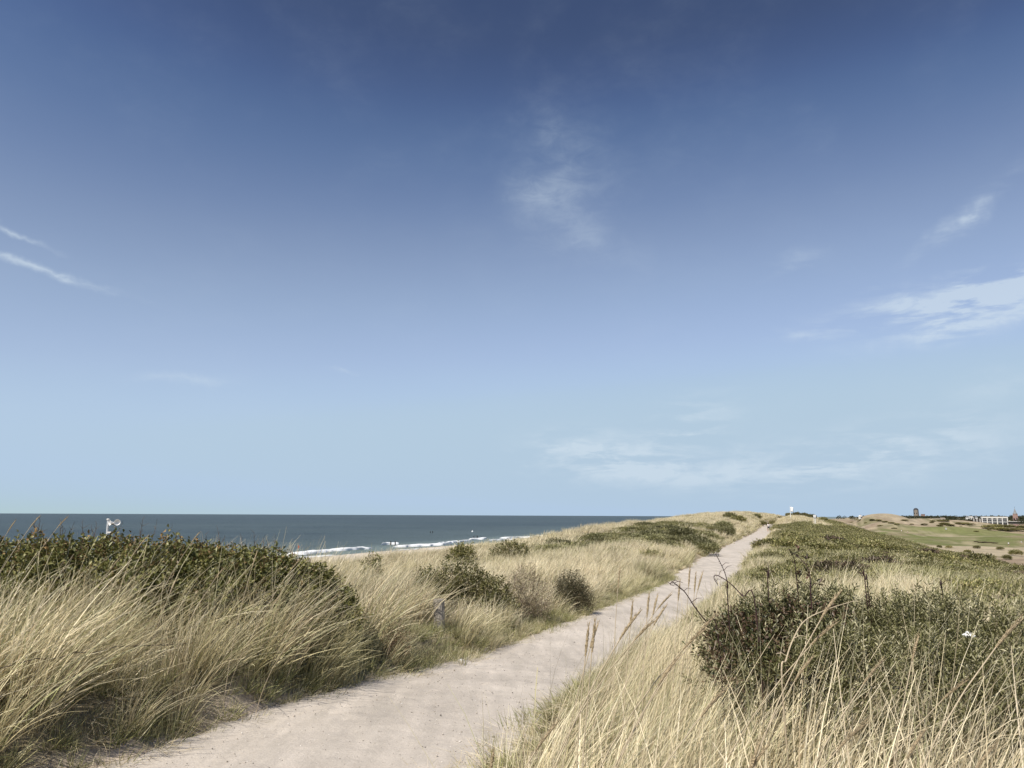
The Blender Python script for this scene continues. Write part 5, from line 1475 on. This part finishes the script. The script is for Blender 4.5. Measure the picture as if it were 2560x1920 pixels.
def golf_bushes():
    g = np.random.default_rng(1301)
    k = 0
    for (px, py, size) in [(2310, 1313, 5), (2330, 1308, 4), (2362, 1313, 9), (2348, 1316, 6), (2375, 1315, 7), (2334, 1304, 5), (2350, 1304, 6), (2365, 1304, 7), (2402, 1317, 3), (2395, 1311, 7), (2412, 1312, 8), (2426, 1313, 6), (2180, 1302, 5), (2196, 1304, 5), (2212, 1306, 4), (2228, 1309, 4),
                            (2130, 1300, 4), (2148, 1303, 4), (2242, 1313, 4), (2262, 1303, 5), (2120, 1306, 3), (2165, 1308, 3), (2200, 1316, 3), (2235, 1322, 3), (2280, 1312, 3), (2440, 1330, 3),
                            (2470, 1322, 8), (2490, 1320, 8), (2510, 1320, 9), (2530, 1321, 9), (2552, 1322, 9), (2575, 1322, 9), (2500, 1326, 7), (2525, 1328, 7), (2550, 1329, 7), (2480, 1326, 5)]:
        q = hit(px, py, 300, 1300, 4, 900); k += 1
        big = px >= 2465
        place_bush(VAR_FAR, k, q.x, q.y, size * .8, 'golf_scrub_bush' if not big else 'thicket_bush', 'dark bush in the dense scrub below the white arched building' if big else 'dark low scrub patch on the sandy golf heath', 'dense scrub below the arched building' if big else 'scrub patches on the golf heath', .5 if big else .4)
    for (px, py, size) in [(2450, 1357, 1.7), (2462, 1357, 2.0), (2475, 1358, 1.8), (2486, 1359, 1.6), (2440, 1356, 1.5)]:
        q = hit(px, py, 250, 800, 3, 450); k += 1
        place_bush(VAR_BROWN, k, q.x, q.y, size, 'russet_bush', 'russet low bush in the row at the near end of the fairway', 'russet bushes by the fairway', .35)
    for (px, py, size) in [(2538, 1390, 2.6), (2350, 1370, 1.4), (2372, 1372, 1.6), (2340, 1377, 1.2), (2440, 1372, 1.6), (2500, 1376, 1.6), (2420, 1384, 1.5), (2520, 1400, 1.8)]:
        q = hit(px, py, 150, 700, 3, 350); k += 1
        place_bush(VAR_FAR, k, q.x, q.y, size, 'hollow_bush', 'small olive bush on the bare sand hollow below the inland slope', 'bushes in the sand hollow', .9)
golf_bushes()

# ------------------------------------------------------------------ small things on the ground
def litter_scrap():
    p = at(2421, 1588, 5.05); g = np.random.default_rng(5)
    mb = MB()
    bmesh.ops.create_icosphere(mb.bm, subdivisions=2, radius=.034)
    for v in mb.bm.verts: v.co *= g.uniform(.6, 1.25); v.co.z *= .7
    o = mb.build('paper_scrap', M_white); o.location = p; tag(o, 'crumpled white paper scrap caught in the grey green buckthorn', 'litter')
litter_scrap()

def pebbles():
    g = np.random.default_rng(88); n = 5200
    s = g.uniform(4.5, 26, n) ** 1.0; t = path_t(s) + g.uniform(-1.9, 1.9, n); x, y = to_xy(s, t)
    k = in_view(x, y, 50); x, y, s = x[k], y[k], s[k]; n = len(x)
    r = g.lognormal(math.log(.0055), .42, n)
    oct_ = np.array([[1, 0, 0], [0, 1, 0], [-1, 0, 0], [0, -1, 0], [0, 0, .7], [0, 0, -.7]])
    tri = np.array([[0, 1, 4], [1, 2, 4], [2, 3, 4], [3, 0, 4], [1, 0, 5], [2, 1, 5], [3, 2, 5], [0, 3, 5]])
    a = g.uniform(0, 6.28, n); V = oct_[None] * r[:, None, None] * g.uniform(.6, 1.3, (n, 6, 1))
    ca, sa = np.cos(a)[:, None], np.sin(a)[:, None]; V = np.stack([V[..., 0] * ca - V[..., 1] * sa, V[..., 0] * sa + V[..., 1] * ca, V[..., 2]], -1)
    z = path_z(s) + (fbm(x / 1.4, y / 1.4, 61) - .5) * .05 + (fbm(x / .3, y / .3, 63, 3) - .5) * .022
    V += np.stack([x, y, z + r * .25], -1)[:, None]
    pal = np.array([(0.17, 0.15, 0.13), (0.32, 0.28, 0.23), (0.5, 0.44, 0.38), (0.7, 0.66, 0.6)]); C = np.repeat(pal[g.choice(4, n, p=[.34, .26, .2, .2])], 6, 0)
    me = mesh_np('path_pebbles', V.reshape(-1, 3), (tri[None] + (np.arange(n) * 6)[:, None, None]).reshape(-1, 3), C)
    m, nt, N, L = new_mat('pebble_mix'); out = N.new('ShaderNodeOutputMaterial'); p_ = N.new('ShaderNodeBsdfPrincipled'); p_.inputs['Roughness'].default_value = .9
    a_ = N.new('ShaderNodeAttribute'); a_.attribute_name = 'tone'; L.new(a_.outputs['Color'], p_.inputs['Base Color']); L.new(p_.outputs[0], out.inputs[0])
    tag(obj('path_pebbles', me, m), 'small pebbles and shell bits scattered on the sand path', 'pebbles', kind='stuff')
pebbles()
def white_stone():
    g = np.random.default_rng(15); p = at(1153, 1628, 15.4); mb = MB(); bmesh.ops.create_icosphere(mb.bm, subdivisions=2, radius=.06)
    for v in mb.bm.verts: v.co *= g.uniform(.8, 1.15); v.co.z *= .6
    o = mb.build('pale_stone', M_offwhite, smooth=True); o.location = (p.x, p.y, gz(p.x, p.y) + .06); tag(o, 'single pale stone in dry grass at the path edge below the post', 'stone')
white_stone()
